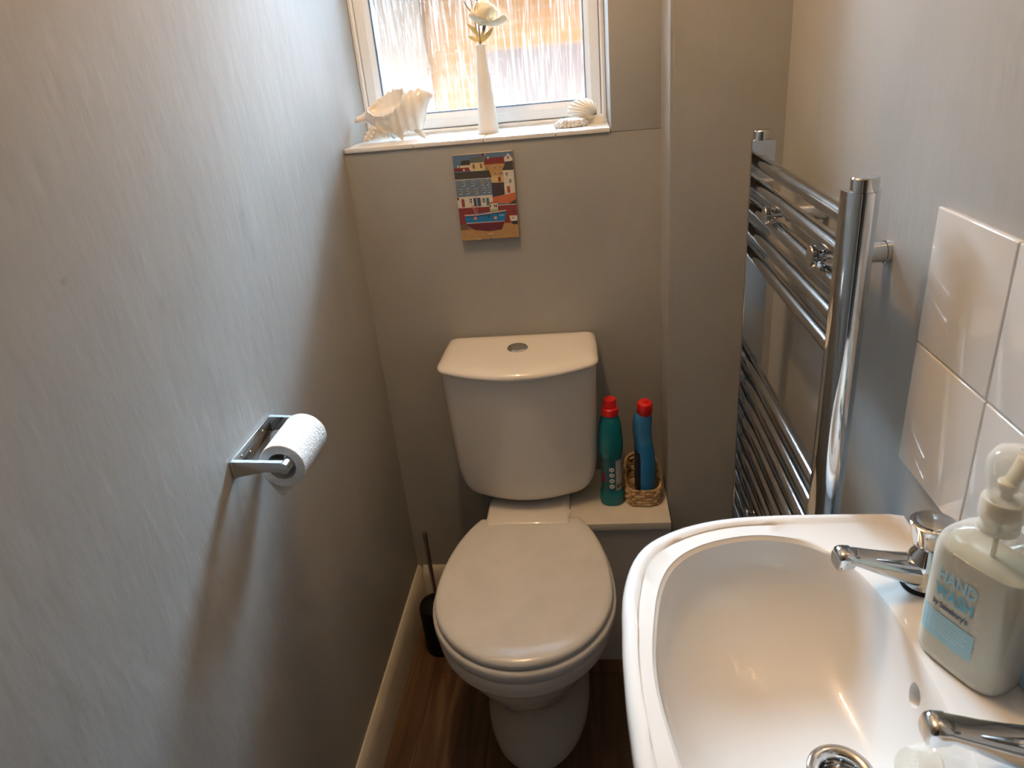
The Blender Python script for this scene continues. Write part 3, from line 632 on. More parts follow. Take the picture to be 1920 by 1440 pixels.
bm = bmesh.new(); nx = 10
lab = [[sface(lerp(-.033, .017, i/nx), z) for i in range(nx+1)] for z in (.025, .035, .0505)]
vs = [[bm.verts.new(p) for p in r] for r in lab]
for a, b in zip(vs, vs[1:]):
    for i in range(nx): bm.faces.new((a[i], a[i+1], b[i+1], b[i]))
lbp = part('label_panel', bm, lb_t, shell, smooth=0)
bm = bmesh.new()
for k, (z, x0, x1) in enumerate(((.0455, -.029, .010), (.0422, -.029, .012), (.0389, -.029, .009), (.0356, -.029, .011), (.0323, -.029, .004))):
    def sf(u, z): p = Vector(sface(u, z)); return p+un*.0003
    v = [[bm.verts.new(sf(lerp(x0, x1, i/6), zq)) for i in range(7)] for zq in (z, z+.0009)]
    for i in range(6): bm.faces.new((v[0][i], v[0][i+1], v[1][i+1], v[1][i]))
part('small_print', bm, mat('label fine print', (.48, .66, .73), .5), shell, smooth=0)
bm = bmesh.new(); lathe(bm, [(.0142, .136), (.0150, .138), (.0150, .1405), (.0138, .142), (.0138, .147), (.0165, .148), (.0165, .162), (.0155, .164), (.006, .165)], (0, 0, 0), 40); part('collar', bm, clearc, smooth=40)
bm = bmesh.new(); lathe(bm, [(.013, .149), (.013, .161), (.005, .1625), (.0045, .170), (.0075, .172), (.0078, .178), (.006, .1795)], (0, 0, 0), 28)
# pump nozzle, pointing up-right away from the camera
tube(bm, [(0, 0, .172), (.001, -.0005, .178), (.0045, -.0015, .188), (.0075, -.0025, .198)], [.0070, .0068, .0075, .0085], 16, flat=.6)
part('pump', bm, pump_m, smooth=50)
bm = bmesh.new(); lathe(bm, [(.0160, .163), (.0165, .168), (.0190, .178), (.0210, .187), (.0205, .196), (.0165, .2025), (.009, .2055), (.001, .206)], (.003, -.001, 0), 36, cap=False); part('dust_cap', bm, clearp, smooth=60)
bm = bmesh.new(); tube(bm, [(0, 0, .150), (.001, 0, .10), (.004, -.006, .012)], .0022, 8); part('dip_tube', bm, clearc)

# ------------------------------------------------------------------ teal cleaner bottle
ZTOP = .419
sb.scale = (1.04, 1.04, SK)
bt = thing('cleaner_bottle', (.0355, 1.428, ZTOP), 'teal cleaning bottle with a red cap beside the cistern', 'bottle')
ttab = [(0, .0250, .0240), (.003, .0280, .0255), (.030, .0275, .0250), (.038, .0245, .0235), (.10, .0235, .0225), (.125, .0240, .0230), (.135, .0262, .0245), (.155, .0278, .0262), (.175, .0272, .0258), (.182, .0262, .0250), (.188, .0258, .0246), (.205, .0245, .0235), (.220, .0215, .0205), (.228, .0175, .0175), (.232, .0165, .0165)]
def tring(z, n=48, k=1.0, e=2.3):
    a, b = interp(ttab, z); return [(x, y, z) for x, y, _ in sell(-.0005-.03*0, 0, z, a*k, b*k, e, n)]
bm = bmesh.new(); loft(bm, [tring(z) for z in (0, .001, .003, .010, .020, .030, .033, .036, .038, .06, .10, .118, .125, .130, .135, .145, .155, .165, .172, .177, .182, .188, .196, .205, .213, .220, .225, .228, .232)])
bt_b = obj('bottle', bm, teal, bt, smooth=50)
bm = bmesh.new(); lathe(bm, [(.0175, .230), (.0195, .232), (.0200, .240), (.0192, .247), (.0160, .249), (.0152, .252), (.0150, .266), (.0140, .2695), (.001, .2705)], (0, 0, 0), 36); obj('cap', bm, redp, bt, smooth=40)
def tsurf(a_deg, z, off=.0004, tab=ttab, e=2.3):
    a, b = interp(tab, z); t = math.radians(a_deg); c, s = math.cos(t), math.sin(t)
    x = (a+off)*math.copysign(abs(c)**(2/e), c); y = (b+off)*math.copysign(abs(s)**(2/e), s); return (-.0005+x, y, z)
def patch(a0, a1, z0, z1, off, n=16, nz=6, f=tsurf):
    bm = bmesh.new(); v = [[bm.verts.new(f(lerp(a0, a1, i/n), lerp(z0, z1, j/nz), off)) for i in range(n+1)] for j in range(nz+1)]
    for j in range(nz):
        for i in range(n): bm.faces.new((v[j][i], v[j][i+1], v[j+1][i+1], v[j+1][i]))
    return bm
lw = obj('label', patch(150, 345, .039, .128, .0003, 32, 10), teal_l, bt, smooth=40)
tg = obj('text_panel', patch(284, 338, .041, .122, .0006, 14, 10), grey_l, bt, smooth=40)
bm = bmesh.new()
for k in range(22):
    z = .1185-k*.0026
    v = [[bm.verts.new(tsurf(a, zq, .0009)) for a in (288, 296, 304, 312, 320, 328, 334-(k*7) % 11)] for zq in (z, z+.0011)]
    for i in range(6): bm.faces.new((v[0][i], v[0][i+1], v[1][i+1], v[1][i]))
ob = obj('small_print', bm, white_l, bt, smooth=0)
bm = bmesh.new()
for a, wd in ((289, 3), (294, 5), (301, 3), (309, 3), (316, 5), (325, 4)):
    v = [bm.verts.new(tsurf(q, z, .0009)) for q, z in ((a, .049), (a+wd, .047+.002*(a % 2)), (a+wd, .056), (a, .0575))]; bm.faces.new(v)
obj('hazard_icons', bm, dark_l, bt, smooth=0)
for k in range(4):
    zc = .098-.0148*k; bm = bmesh.new(); v = [bm.verts.new(tsurf(266+12.5*math.cos(PI/6+PI/3*i), zc+.0062*math.sin(PI/6+PI/3*i), .0009)) for i in range(6)]; bm.faces.new(v)
    hx = obj('hexagon_icon', bm, white_l, bt, smooth=0)
    bm = bmesh.new()
    if k in (0, 3):
        for da in (-4, 4): v = [bm.verts.new(tsurf(266+da+q, zc+z, .0013)) for q, z in ((-1, -.0028), (1, -.0028), (1, .0028), (-1, .0028))]; bm.faces.new(v)
        v = [bm.verts.new(tsurf(266+q, zc+z, .0013)) for q, z in ((-4, -.0005), (4, -.0005), (4, .0005), (-4, .0005))]; bm.faces.new(v)
    else:
        m_ = 20; ro = [bm.verts.new(tsurf(266+6*math.cos(2*PI*i/m_), zc+.003*math.sin(2*PI*i/m_), .0013)) for i in range(m_)]; ri = [bm.verts.new(tsurf(266+4*math.cos(2*PI*i/m_), zc+.002*math.sin(2*PI*i/m_), .0013)) for i in range(m_)]
        for i in range(m_): bm.faces.new((ro[i], ro[(i+1) % m_], ri[(i+1) % m_], ri[i]))
    so = obj('symbol', bm, teal_l, hx, smooth=0)
obj('magenta_panel', patch(200, 232, .062, .086, .0006, 8, 4), mag_l, bt, smooth=40)
bt.rotation_euler.z = math.radians(4)

# ------------------------------------------------------------------ basket + blue bottle
wb = thing('wicker_basket', (.1075, 1.462, ZTOP), 'small woven wicker basket holding the blue bottle', 'basket')
def bpath(z, off, n=120, hx=.0405, hy=.062, e=3.4, rise=True):
    pts = []
    for i in range(n):
        t = 2*PI*i/n; x, y, _ = sell(0, 0, 0, hx, hy, e, n)[i] if False else (hx*math.copysign(abs(math.cos(t))**(2/e), math.cos(t)), hy*math.copysign(abs(math.sin(t))**(2/e), math.sin(t)), 0)
        o = off(i, n) if callable(off) else off
        nr = Vector((x, y, 0)).normalized(); h = z*(1+(.75*max(0, y/hy)**1 if rise else 0))
        pts.append((x+nr.x*o, y+nr.y*o, h))
    return pts
bm = bmesh.new(); K = 24
for j, z in enumerate((.005, .0125, .020, .0275, .034)):
    tube(bm, bpath(z, lambda i, n: .0018*math.sin(2*PI*i/n*K/2+PI*j), rise=True), .0046, 8, closed=True, flat=.9)
wall_bm = bm
bm = bmesh.new()
for ph in (0, PI):
    pts = bpath(.0400, lambda i, n: .0022*math.cos(2*PI*i/n*20+ph)); pts = [(x, y, z+.0022*math.sin(2*PI*i/120*20+ph)) for i, (x, y, z) in enumerate(pts)]; tube(bm, pts, .0022, 7, closed=True)
obj('braided_rim', bm, wick, wb, smooth=60)
bm = wall_bm
for k in range(K):
    a = 2*PI*(k+.5)/K; e = 3.4; x = .0405*math.copysign(abs(math.cos(a))**(2/e), math.cos(a)); y = .062*math.copysign(abs(math.sin(a))**(2/e), math.sin(a)); h = .040*(1+.75*max(0, y/.062))
    nr = Vector((x, y, 0)).normalized()
    tube(bm, [(x-nr.x*.001, y-nr.y*.001, .001+h*j/4) for j in range(5)], .0018, 6)
obj('woven_wall', bm, wick, wb, smooth=60)
bm = bmesh.new(); loft(bm, [sell(0, 0, 0, .040, .061, 3.4), sell(0, 0, .003, .040, .061, 3.4)]); obj('base', bm, wick, wb)
bb = thing('toilet_cleaner_bottle', (.1130, 1.450, ZTOP+.0045), 'blue angled-neck cleaner bottle with a red cap, standing in the wicker basket', 'bottle')
btab = [(0, .0195, .034, 0, 0), (.004, .0215, .036, 0, 0), (.06, .0220, .037, 0, 0), (.11, .0215, .036, 0, 0), (.135, .0205, .033, -.002, .002), (.160, .0208, .029, -.004, .004), (.185, .0210, .026, -.005, 0), (.205, .0200, .022, -.004, -.004), (.217, .0178, .0185, -.003, -.006), (.222, .0158, .0158, -.002, -.007)]
def bring(z):
    a, b, dx, dy = interp(btab, z); return sell(dx, dy, z, a, b, 2.8, 48)
bm = bmesh.new(); loft(bm, [bring(z) for z in (0, .0015, .004, .02, .06, .09, .11, .12, .128, .135, .145, .16, .172, .185, .195, .205, .211, .217, .222)]); bq = obj('bottle', bm, [bluep, noisy(mat('pale blue empty plastic', (.1, .3, .52), .3), [(.3, (.035, .20, .46)), (.7, (.05, .24, .50))], (10, 10, 10))], bb, smooth=50)
for f in bq.data.polygons:
    if f.center.z > .150: f.material_index = 1
bm = bmesh.new(); lathe(bm, [(.0165, -.003), (.0178, 0), (.0172, .022), (.0150, .0265), (.006, .0285), (.0052, .031), (.001, .0315)], (0, 0, 0), 32); cp = obj('cap', bm, redp, bb, smooth=40); cp.location = (-.001, -.009, .222); cp.rotation_euler = (math.radians(12), 0, 0)
def bsurf(adeg, z, off):
    a, b, dx, dy = interp(btab, z); t = math.radians(adeg); c, s = math.cos(t), math.sin(t)
    return (dx+(a+off)*math.copysign(abs(c)**(2/2.8), c), dy+(b+off)*math.copysign(abs(s)**(2/2.8), s), z)
obj('label', patch(140, 232, .015, .125, .0004, 20, 8, f=lambda a, z, o: bsurf(a, z, o)), dnavy, bb, smooth=40)
bb.rotation_euler.z = math.radians(6)

# ------------------------------------------------------------------ window sill ornaments
ZS = 1.2425
vz = bmesh.new(); lathe(vz, [(.0225, 0), (.0232, .001), (.0228, .006), (.0190, .060), (.0150, .110), (.0115, .150), (.0104, .178), (.0096, .1785), (.0088, .177), (.0088, .10), (.001, .099)], (-.204, 1.662, ZS), 40)
tag(obj('bud_vase', vz, porc, smooth=50), 'tall thin white bud vase in the middle of the window sill', 'vase')
VT = Vector((-.2035, 1.662, ZS+.178))
def leaf(bm, base, tip, wd, curl=.3, sidev=None):
    b, t = Vector(base), Vector(tip); d = t-b; L = d.length; d.normalize(); s = (sidev or Vector((0, 1, 0))).cross(d)
    if s.length < .1: s = Vector((1, 0, 0))
    s.normalize(); nn = d.cross(s); rows = []
    for k in range(9):
        u = k/8; wv = wd*math.sin(PI*min(1, u*.95+.03))**.8*(1-.3*u); c = b+d*L*u+nn*curl*L*.3*math.sin(PI*u)
        rows.append([c-s*wv+nn*wv*.35, c, c+s*wv+nn*wv*.35])
    top = [[bm.verts.new(p) for p in r] for r in rows]; bot = [[bm.verts.new(p+nn*-.0005) for p in r] for r in rows]
    for a, q in zip(top, top[1:]):
        for i in range(2): bm.faces.new((a[i], a[i+1], q[i+1], q[i]))
    for a, q in zip(bot, bot[1:]):
        for i in range(2): bm.faces.new((q[i], q[i+1], a[i+1], a[i]))
    for rr_ in (0, 2):
        for k in range(8): bm.faces.new((top[k][rr_], top[k+1][rr_], bot[k+1][rr_], bot[k][rr_]))
YV = 1.662
rs = thing('artificial_rose', tuple(VT), 'cream artificial rose with golden leaves in the bud vase', 'flower')
bm = bmesh.new(); tube(bm, [(-.2035, YV, ZS+.11), (-.2030, YV, ZS+.18), (-.1975, YV, ZS+.196), (-.1915, YV, ZS+.214)], [.0012, .0013, .002, .0040], 8); P(rs, obj('stem', bm, stem_m))
def petalf(bm, c, az, el, size, cup):
    # cupped petal: patch of an ellipsoid
    N1 = 8; c = Vector(c); rot = Matrix.Rotation(az, 3, 'Z') @ Matrix.Rotation(el, 3, 'Y'); vs = []
    for i in range(N1+1):
        u = i/N1; row = []
        for j in range(N1+1):
            v = -1+2*j/N1; wd = size*.62*math.sin(PI*(.12+.70*u))*1.1
            p = Vector((cup*math.sin(u*PI*.9)*size*.55+.10*size*u*u*4*cup-(v*v)*size*.28, v*wd, u*size*1.15)); row.append(c+rot @ p)
        vs.append([bm.verts.new(p) for p in row])
    for a, q in zip(vs, vs[1:]):
        for j in range(N1): bm.faces.new((a[j], a[j+1], q[j+1], q[j]))
RB = (-.189, YV-.002, ZS+.213)
for k, (az, el, sz, cu) in enumerate(((0, 1.15, .040, .5), (2.2, .45, .036, .5), (3.6, .75, .036, .5), (5.2, .40, .036, .5), (1.2, .2, .038, .6), (3.0, .1, .040, .6), (4.6, .15, .038, .6), (0.2, .12, .036, .5), (2.4, .0, .042, .4), (5.6, .02, .040, .4))):
    bm = bmesh.new(); petalf(bm, RB, az, el, sz, cu); o = obj('petal', bm, petal, smooth=80); md = o.modifiers.new('s', 'SOLIDIFY'); md.thickness = .0007; bpy.context.view_layer.update(); apply_mods(o); P(rs, o)
for b, t, wdt in (((-.200, YV-.004, ZS+.182), (-.173, YV-.006, ZS+.208), .0055), ((-.206, YV-.004, ZS+.184), (-.228, YV-.006, ZS+.196), .0048), ((-.205, YV-.004, ZS+.196), (-.228, YV-.006, ZS+.220), .0052), ((-.206, YV-.003, ZS+.183), (-.212, YV-.004, ZS+.212), .0042), ((-.2005, YV-.004, ZS+.181), (-.196, YV-.006, ZS+.205), .0045)):
    bm = bmesh.new(); leaf(bm, b, t, wdt); P(rs, obj('leaf', bm, leaf_m, smooth=60))
sp = thing('dried_twig_spray', (VT.x-.003, VT.y, VT.z), 'thin dark dried twigs rising from the bud vase left of the rose', 'dried twigs')
for pts, r in (([(-.2055, YV+.003, ZS+.12), (-.207, YV+.003, ZS+.18), (-.212, YV+.004, ZS+.225), (-.2165, YV+.004, ZS+.275), (-.222, YV+.004, ZS+.34)], .0010), ([(-.2035, YV+.004, ZS+.12), (-.2045, YV+.004, ZS+.18), (-.2045, YV+.005, ZS+.23), (-.203, YV+.005, ZS+.29), (-.200, YV+.005, ZS+.37)], .0015), ([(-.2135, YV+.004, ZS+.235), (-.222, YV+.002, ZS+.247), (-.231, YV, ZS+.262)], .0008), ([(-.2118, YV+.004, ZS+.231), (-.209, YV+.003, ZS+.240), (-.205, YV+.003, ZS+.243)], .0006)):
    bm = bmesh.new(); tube(bm, pts, r, 6); P(sp, obj('twig', bm, stem_m))
bm = bmesh.new(); leaf(bm, (-.215, YV+.003, ZS+.238), (-.228, YV+.001, ZS+.256), .0022); P(sp, obj('leaf', bm, leaf_m))

# conch (ceramic): trumpet body with open aperture on top, knobbly spire and spiky feet
def conch():
    bm = bmesh.new(); NU, NV = 60, 72; rings = []
    T_ = [(-.482, 1.308, 1.292, .008), (-.470, 1.314, 1.282, .018), (-.452, 1.324, 1.264, .028), (-.432, 1.336, 1.258, .034), (-.412, 1.344, 1.255, .037), (-.390, 1.346, 1.257, .037), (-.370, 1.348, 1.259, .035), (-.352, 1.350, 1.264, .030), (-.343, 1.348, 1.286, .022), (-.333, 1.343, 1.313, .013), (-.320, 1.334, 1.328, .004)]
    for i in range(NU+1):
        X_ = lerp(-.482, -.320, i/NU); zt, zb, ry = interp(T_, X_); zc = (zt+zb)/2; rz = (zt-zb)/2; ring = []
        for j in range(NV):
            a = 2*PI*j/NV; ca, sa = math.cos(a), math.sin(a); da = (math.degrees(a)-128)/46
            m_ = 1+.05*math.sin((X_+.482)*330+ca*2.2+sa*1.2)*(1 if X_ > -.415 else .18)
            ux_ = (X_+.424)/.042; e2 = da*da+ux_*ux_
            cav = max(0, 1-e2)**.5 if e2 < 1 else 0
            lip = math.exp(-((math.sqrt(e2)-1.10)/.13)**2)*(1+.35*math.sin(X_*520))
            m_ = m_*(1-.72*cav)+.15*lip
            ring.append((X_, 1.668+ry*ca*m_, zc+rz*sa*(1+(m_-1)*.8)))
        rings.append(ring)
    loft(bm, rings)
    # flared shoulder horn at the right and tip at the left
    pass
    tube(bm, [(-.462, 1.668, 1.296), (-.480, 1.664, 1.296), (-.4955, 1.660, 1.293), (-.5030, 1.658, 1.289)], [.013, .010, .0075, .002], 14)
    # spiky feet under the shoulder
    for p, q, r in (((-.372, 1.668, 1.272), (-.346, 1.656, 1.2435), .014), ((-.405, 1.664, 1.268), (-.397, 1.648, 1.2435), .013), ((-.430, 1.675, 1.268), (-.425, 1.690, 1.2435), .012), ((-.44, 1.660, 1.276), (-.447, 1.648, 1.262), .010)):
        p, q = Vector(p), Vector(q); tube(bm, [p, p.lerp(q, .4), p.lerp(q, .8), q], [r, r*.7, r*.35, .001], 12)
    # spire: stacked knobbly whorls turning down to the left
    A, B = Vector((-.443, 1.660, 1.276)), Vector((-.488, 1.650, 1.2475)); n = 30; pts = []; rad = []
    for k in range(n+1):
        u = k/n; pts.append(A.lerp(B, u)); st = (u*4) % 1; rad.append(max(.001, lerp(.0215, .002, u**.9)*(1+.16*math.sin(PI*st)-.05)))
    tube(bm, pts, rad, 22)
    for k in range(16):
        u = (k+.5)/18; a = k*2.0; c = A.lerp(B, u); r = lerp(.020, .004, u); d = (B-A).normalized(); s = d.cross(Vector((0, 1, 0))).normalized(); t = d.cross(s)
        pp = c+(s*math.cos(a)+t*math.sin(a))*r; qq = c+(s*math.cos(a)+t*math.sin(a))*r*1.38
        if qq.z > 1.2440: tube(bm, [c, pp, qq], [r*.5, r*.30, .0012], 8)
    return bm
o = obj('conch_shell', conch(), shell_m, smooth=70)
md = o.modifiers.new('s', 'REMESH'); md.mode = 'VOXEL'; md.voxel_size = .0012; md.use_smooth_shade = True
m2 = o.modifiers.new('t', 'SMOOTH'); m2.factor = .6; m2.iterations = 3; bpy.context.view_layer.update(); apply_mods(o); o.data.materials.clear(); o.data.materials.append(shell_m)
mz = min(v.co.z for v in o.data.vertices); o.location.z += ZS-mz+.0002
tag(o, 'large white ceramic conch shell at the left end of the window sill', 'shell')

# scallop ornament: fan of ribs leaning against the frame, hinge block at right
bm = bmesh.new(); H = Vector((.036, 1.690, ZS+.015)); NA, NR = 110, 18; rows = []
for i in range(NA+1):
    a = lerp(math.radians(35), math.radians(262), i/NA); rib = .5+.5*math.cos(i/NA*2*PI*13); row = []
    ox, oz = .006+.0335*math.cos(a), ZS+.0262+.0262*math.sin(a)
    for k in range(NR+1):
        u = k/NR; bow = math.sin(PI*u)*.004
        dome = .024*math.sin(PI*min(1, u**.8*.96+.02))+.0028*rib*u**.5
        sc_ = 1+.03*rib*u
        row.append((H.x+(ox-H.x)*u*sc_, H.y-dome, H.z+(oz-H.z)*u*sc_+bow))
    rows.append(row)
f_ = [[bm.verts.new(p) for p in r] for r in rows]; bk_ = [[bm.verts.new((x, H.y+.014*math.sin(PI*min(1, k/NR*.93+.05)), z)) for k, (x, y, z) in enumerate(r)] for r in rows]
for A_, fl in ((f_, 0), (bk_, 1)):
    for a, b in zip(A_, A_[1:]):
        for k in range(NR): bm.faces.new((a[k], a[k+1], b[k+1], b[k]))
for k in range(NR):
    bm.faces.new((f_[0][k], f_[0][k+1], bk_[0][k+1], bk_[0][k])); bm.faces.new((f_[-1][k], f_[-1][k+1], bk_[-1][k+1], bk_[-1][k]))
for i in range(NA): bm.faces.new((f_[i][NR], f_[i+1][NR], bk_[i+1][NR], bk_[i][NR]))
# base wedge
w_ = [[(.004, ZS), (.050, ZS), (.0505, ZS+.014), (.046, ZS+.0165), (.034, ZS+.018), (.020, ZS+.015), (.004, ZS+.006)]]
loft(bm, [[(x, 1.677, z) for x, z in w_[0]], [(x, 1.674-.003, z) for x, z in w_[0]], [(x, 1.708, z) for x, z in w_[0]]][1:])
o = obj('scallop_shell', bm, scal_m, smooth=50); mz = min(v.co.z for v in o.data.vertices); 
for v in o.data.vertices:
    if v.co.z < ZS+.0002: v.co.z = ZS+.0002
tag(o, 'cream ribbed scallop shell ornament in the right corner of the sill', 'shell')
bm = bmesh.new(); rings = []
for u in [k/14 for k in range(15)]:
    r = math.cos(u*PI/2*.97); z = math.sin(u*PI/2)**.85
    rings.append([(-.0215+(.0365*r+.003*u)*math.cos(t)*(1+.05*math.sin(7*t)), 1.645+.024*r*math.sin(t)*(1+.05*math.cos(9*t)), ZS+.0012+.0175*z+.0012*math.sin(11*t)*r*(1-u)) for t in [2*PI*i/60 for i in range(60)]])
loft(bm, rings); tag(obj('limpet_shell', bm, limp_m, smooth=60), 'small grey rough limpet shell lying in front of the scallop', 'shell')

# ------------------------------------------------------------------ harbour picture
PXA, PXB, PZA, PZB, PYF = -.2745, -.1460, 1.0300, 1.2135, 1.5575
pc = thing('harbour_picture', ((PXA+PXB)/2, YB-.0002, PZA), 'small painted harbour picture with a blue boat, hung below the window', 'picture')
P(pc, obj('board', bx(PXA, PXB, PYF, YB-.0003, PZA, PZB, bev=.0008, seg=1), noisy(mat('picture board edge', (.3, .25, .2), .6), [(.3, (.30, .24, .18)), (.7, (.46, .38, .30))], (30, 30, 30)), smooth=30))
Q = [(190, 160), (1008, 88), (1118, 1250), (345, 1308)]
def inv(px, py):
    u = v = .5
    for _ in range(20):
        x = (1-v)*((1-u)*Q[0][0]+u*Q[1][0])+v*((1-u)*Q[3][0]+u*Q[2][0]); y = (1-v)*((1-u)*Q[0][1]+u*Q[1][1])+v*((1-u)*Q[3][1]+u*Q[2][1])
        xu = (1-v)*(Q[1][0]-Q[0][0])+v*(Q[2][0]-Q[3][0]); yu = (1-v)*(Q[1][1]-Q[0][1])+v*(Q[2][1]-Q[3][1]); xv = (1-u)*(Q[3][0]-Q[0][0])+u*(Q[2][0]-Q[1][0]); yv = (1-u)*(Q[3][1]-Q[0][1])+u*(Q[2][1]-Q[1][1])
        d = xu*yv-xv*yu; ex, ey = px-x, py-y; u += (ex*yv-ey*xv)/d; v += (ey*xu-ex*yu)/d
    return min(.995, max(.005, u)), min(.996, max(.004, v))
pmats = {}; plist = []
def pm(c, var=.12):
    if c not in pmats:
        pmats[c] = len(plist); plist.append(noisy(mat('paint %d' % len(plist), c, .55), [(.3, tuple(x*(1-var) for x in c)), (.7, tuple(min(1, x*(1+var)) for x in c))], (150, 150, 500), 3))
    return pmats[c]
bm = bmesh.new(); layer = [0]
def poly(pts, c, raw=False):
    layer[0] += 1; y = PYF-.00004-.0000045*layer[0]
    vs = []
    for p in pts:
        u, v = inv(*p); vs.append(bm.verts.new((lerp(PXA, PXB, u), y, lerp(PZB, PZA, v))))
    f = bm.faces.new(vs); f.material_index = pm(c)
def rect(x, y, w_, h, c, sk=.14): # small upright rectangle leaning like the picture
    poly([(x, y), (x+w_, y-w_*.08), (x+w_+h*sk, y+h-w_*.08), (x+h*sk, y+h)], c)
SKY = (.10, .17, .27); CR = (.60, .52, .38); WH = (.62, .58, .50); BRN = (.055, .05, .042); RED = (.20, .03, .025); BLU = (.13, .20, .30); OCH = (.48, .26, .08); SAND = (.40, .24, .10); BRK = (.23, .035, .035); ORG = (.50, .14, .05); DK = (.03, .03, .035)
poly(Q, SKY)
poly([(300, 290), (440, 275), (450, 350), (300, 350)], CR); poly([(320, 228), (430, 215), (440, 280), (308, 290)], BRN)
poly([(440, 250), (630, 235), (640, 350), (450, 360)], (.58, .48, .27)); poly([(445, 190), (615, 170), (625, 240), (432, 258)], (.12, .14, .12))
poly([(625, 250), (900, 250), (905, 420), (700, 425), (640, 340)], OCH); poly([(640, 190), (890, 165), (908, 250), (625, 275)], RED)
poly([(900, 180), (955, 120), (1015, 190), (1015, 225), (905, 225)], WH)
poly([(690, 420), (905, 410), (905, 505), (735, 505)], (.60, .42, .20))
poly([(880, 330), (1030, 330), (1062, 640), (915, 665), (895, 400)], WH); poly([(920, 232), (1015, 215), (1030, 335), (876, 345)], BRN)
poly([(215, 330), (420, 310), (445, 355), (215, 372)], RED); poly([(215, 385), (700, 345), (735, 440), (225, 478)], BRN)
poly([(228, 478), (728, 445), (748, 668), (258, 710)], BLU); poly([(235, 476), (730, 440), (731, 448), (236, 486)], WH)
poly([(258, 710), (748, 668), (758, 790), (720, 830), (285, 856)], WH)
poly([(735, 510), (900, 500), (915, 660), (750, 700)], (.06, .04, .05))
poly([(750, 705), (1062, 630), (1070, 730), (980, 780), (760, 780)], ORG); poly([(970, 785), (1070, 722), (1075, 790)], BRN)
poly([(285, 856), (720, 828), (760, 800), (1078, 790), (1100, 1080), (310, 1090)], BRK); poly([(820, 805), (1070, 788), (1071, 796), (820, 813)], WH)
for k in range(9): poly([(290+k*3, 880+k*24), (1080+k*2, 815+k*24), (1080+k*2, 818+k*24), (290+k*3, 883+k*24)], (.10, .02, .025))
poly([(310, 1075), (500, 1060), (900, 1050), (1100, 1050), (1118, 1250), (345, 1308)], SAND)
poly([(310, 1075), (480, 1060), (460, 1150), (330, 1160)], (.16, .09, .05))
def wnd(x, y, w_=38, h=60, c=DK):
    rect(x, y, w_, h, WH); 
    for a in (0, 1):
        for b_ in (0, 1): rect(x+4+a*w_*.46+b_*2, y+5+b_*h*.44, w_*.36, h*.36, c)
for x, y, a in ((330, 492, 38), (455, 486, 38), (585, 478, 34), (660, 472, 32), (292, 602, 40), (388, 594, 38), (505, 588, 40), (612, 576, 38), (685, 572, 32), (435, 718, 36), (610, 712, 38)): wnd(x, y, a, 68)
for x, y in ((470, 270), (572, 262)): rect(x, y, 28, 58, (.16, .06, .03)); rect(x+10, y, 3, 58, CR)
for x, y in ((760, 285), (835, 282), (768, 362), (840, 360)): wnd(x, y, 28, 44)
rect(660, 300, 24, 40, (.1, .25, .3)); rect(820, 432, 34, 60, RED); wnd(918, 365, 34, 50, (.03, .05, .14)); wnd(966, 455, 34, 56, (.03, .05, .14)); rect(940, 552, 40, 88, (.35, .08, .05))
rect(325, 732, 40, 110, (.25, .05, .05)); rect(490, 716, 44, 112, (.02, .06, .12)); rect(540, 712, 44, 112, (.02, .09, .16)); rect(662, 712, 38, 104, (.05, .18, .24))
rect(270, 712, 22, 34, DK); rect(672, 168, 16, 34, WH); rect(262, 290, 22, 28, WH); rect(345, 332, 20, 28, WH); rect(940, 155, 22, 38, (.25, .12, .05)); rect(560, 150, 40, 26, (.35, .1, .12)); rect(598, 128, 30, 26, DK)
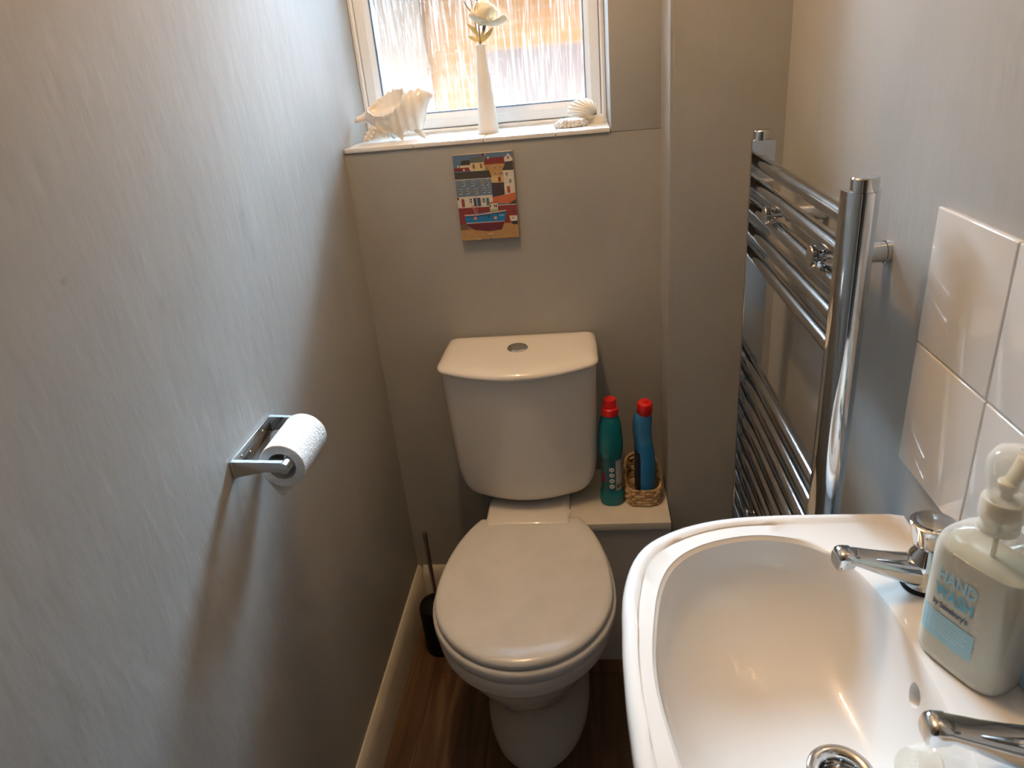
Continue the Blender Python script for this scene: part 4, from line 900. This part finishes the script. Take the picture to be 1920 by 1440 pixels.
# boat
poly([(378, 945), (935, 868), (940, 900), (918, 1030), (400, 1062)], (.01, .17, .42)); poly([(375, 942), (540, 935), (720, 905), (935, 868), (936, 884), (720, 922), (540, 950), (376, 962)], (.62, .38, .24))
poly([(392, 968), (540, 958), (720, 930), (930, 892), (930, 902), (720, 940), (540, 968), (395, 978)], DK)
poly([(405, 1058), (918, 1022), (885, 1138), (720, 1165), (520, 1150), (440, 1110)], (.13, .02, .03)); poly([(405, 1056), (918, 1020), (917, 1028), (408, 1066)], WH)
poly([(705, 790), (815, 775), (830, 878), (725, 895)], WH); poly([(730, 862), (828, 850), (830, 882), (727, 896)], (.30, .42, .16)); poly([(692, 775), (815, 755), (820, 772), (700, 790)], (.4, .06, .04))
for x in (712, 768, 792): rect(x, 798, 15, 40, DK)
poly([(515, 650), (524, 650), (552, 930), (543, 930)], (.5, .2, .16)); poly([(455, 790), (464, 790), (530, 930), (521, 930)], (.55, .25, .16)); poly([(478, 800), (484, 800), (540, 925), (534, 925)], (.55, .3, .2))
def disc(cx, cy, r, c): poly([(cx+r*math.cos(2*PI*i/14), cy+r*math.sin(2*PI*i/14)) for i in range(14)], c)
disc(522, 990, 24, (.62, .25, .20)); disc(795, 980, 22, (.66, .30, .18)); disc(707, 962, 18, DK); disc(707, 962, 9, (.01, .17, .42)); disc(440, 1135, 22, (.4, .28, .2)); disc(440, 1135, 12, BRN)
poly([(975, 940), (1088, 935), (1092, 1060), (1030, 1065), (1000, 1020)], WH); poly([(975, 935), (1088, 930), (1088, 945), (978, 950)], (.3, .06, .05)); poly([(1005, 1025), (1092, 1015), (1092, 1062), (1030, 1068)], DK); disc(1032, 980, 10, (.4, .08, .06))
poly([(695, 1200), (775, 1192), (778, 1200), (700, 1210)], (.6, .5, .38)); poly([(545, 1272), (600, 1268), (602, 1280), (545, 1284)], WH); rect(720, 1248, 26, 20, (.12, .08, .05))
po = obj('painting', bm, plist, smooth=0); P(pc, po)
def ptx(u, v): # letters on the bow
    a, b = inv(845+u, 955-v-u*.10); return (lerp(PXA, PXB, a), PYF-.0012, lerp(PZB, PZA, b))
P(pc, obj('boat_number', bmtext('FY81', 26, ptx, .3, 62), white_l, smooth=0))
for xx, zq in ((640, 140), (735, 1255)):
    a, b = inv(xx, zq); bm = bmesh.new(); lathe(bm, [(.0016, 0), (.0016, -.0008), (.0008, -.0014)], (lerp(PXA, PXB, a), PYF-.0012, lerp(PZB, PZA, b)), 10, 'y'); P(pc, obj('pin', bm, chrome_d))
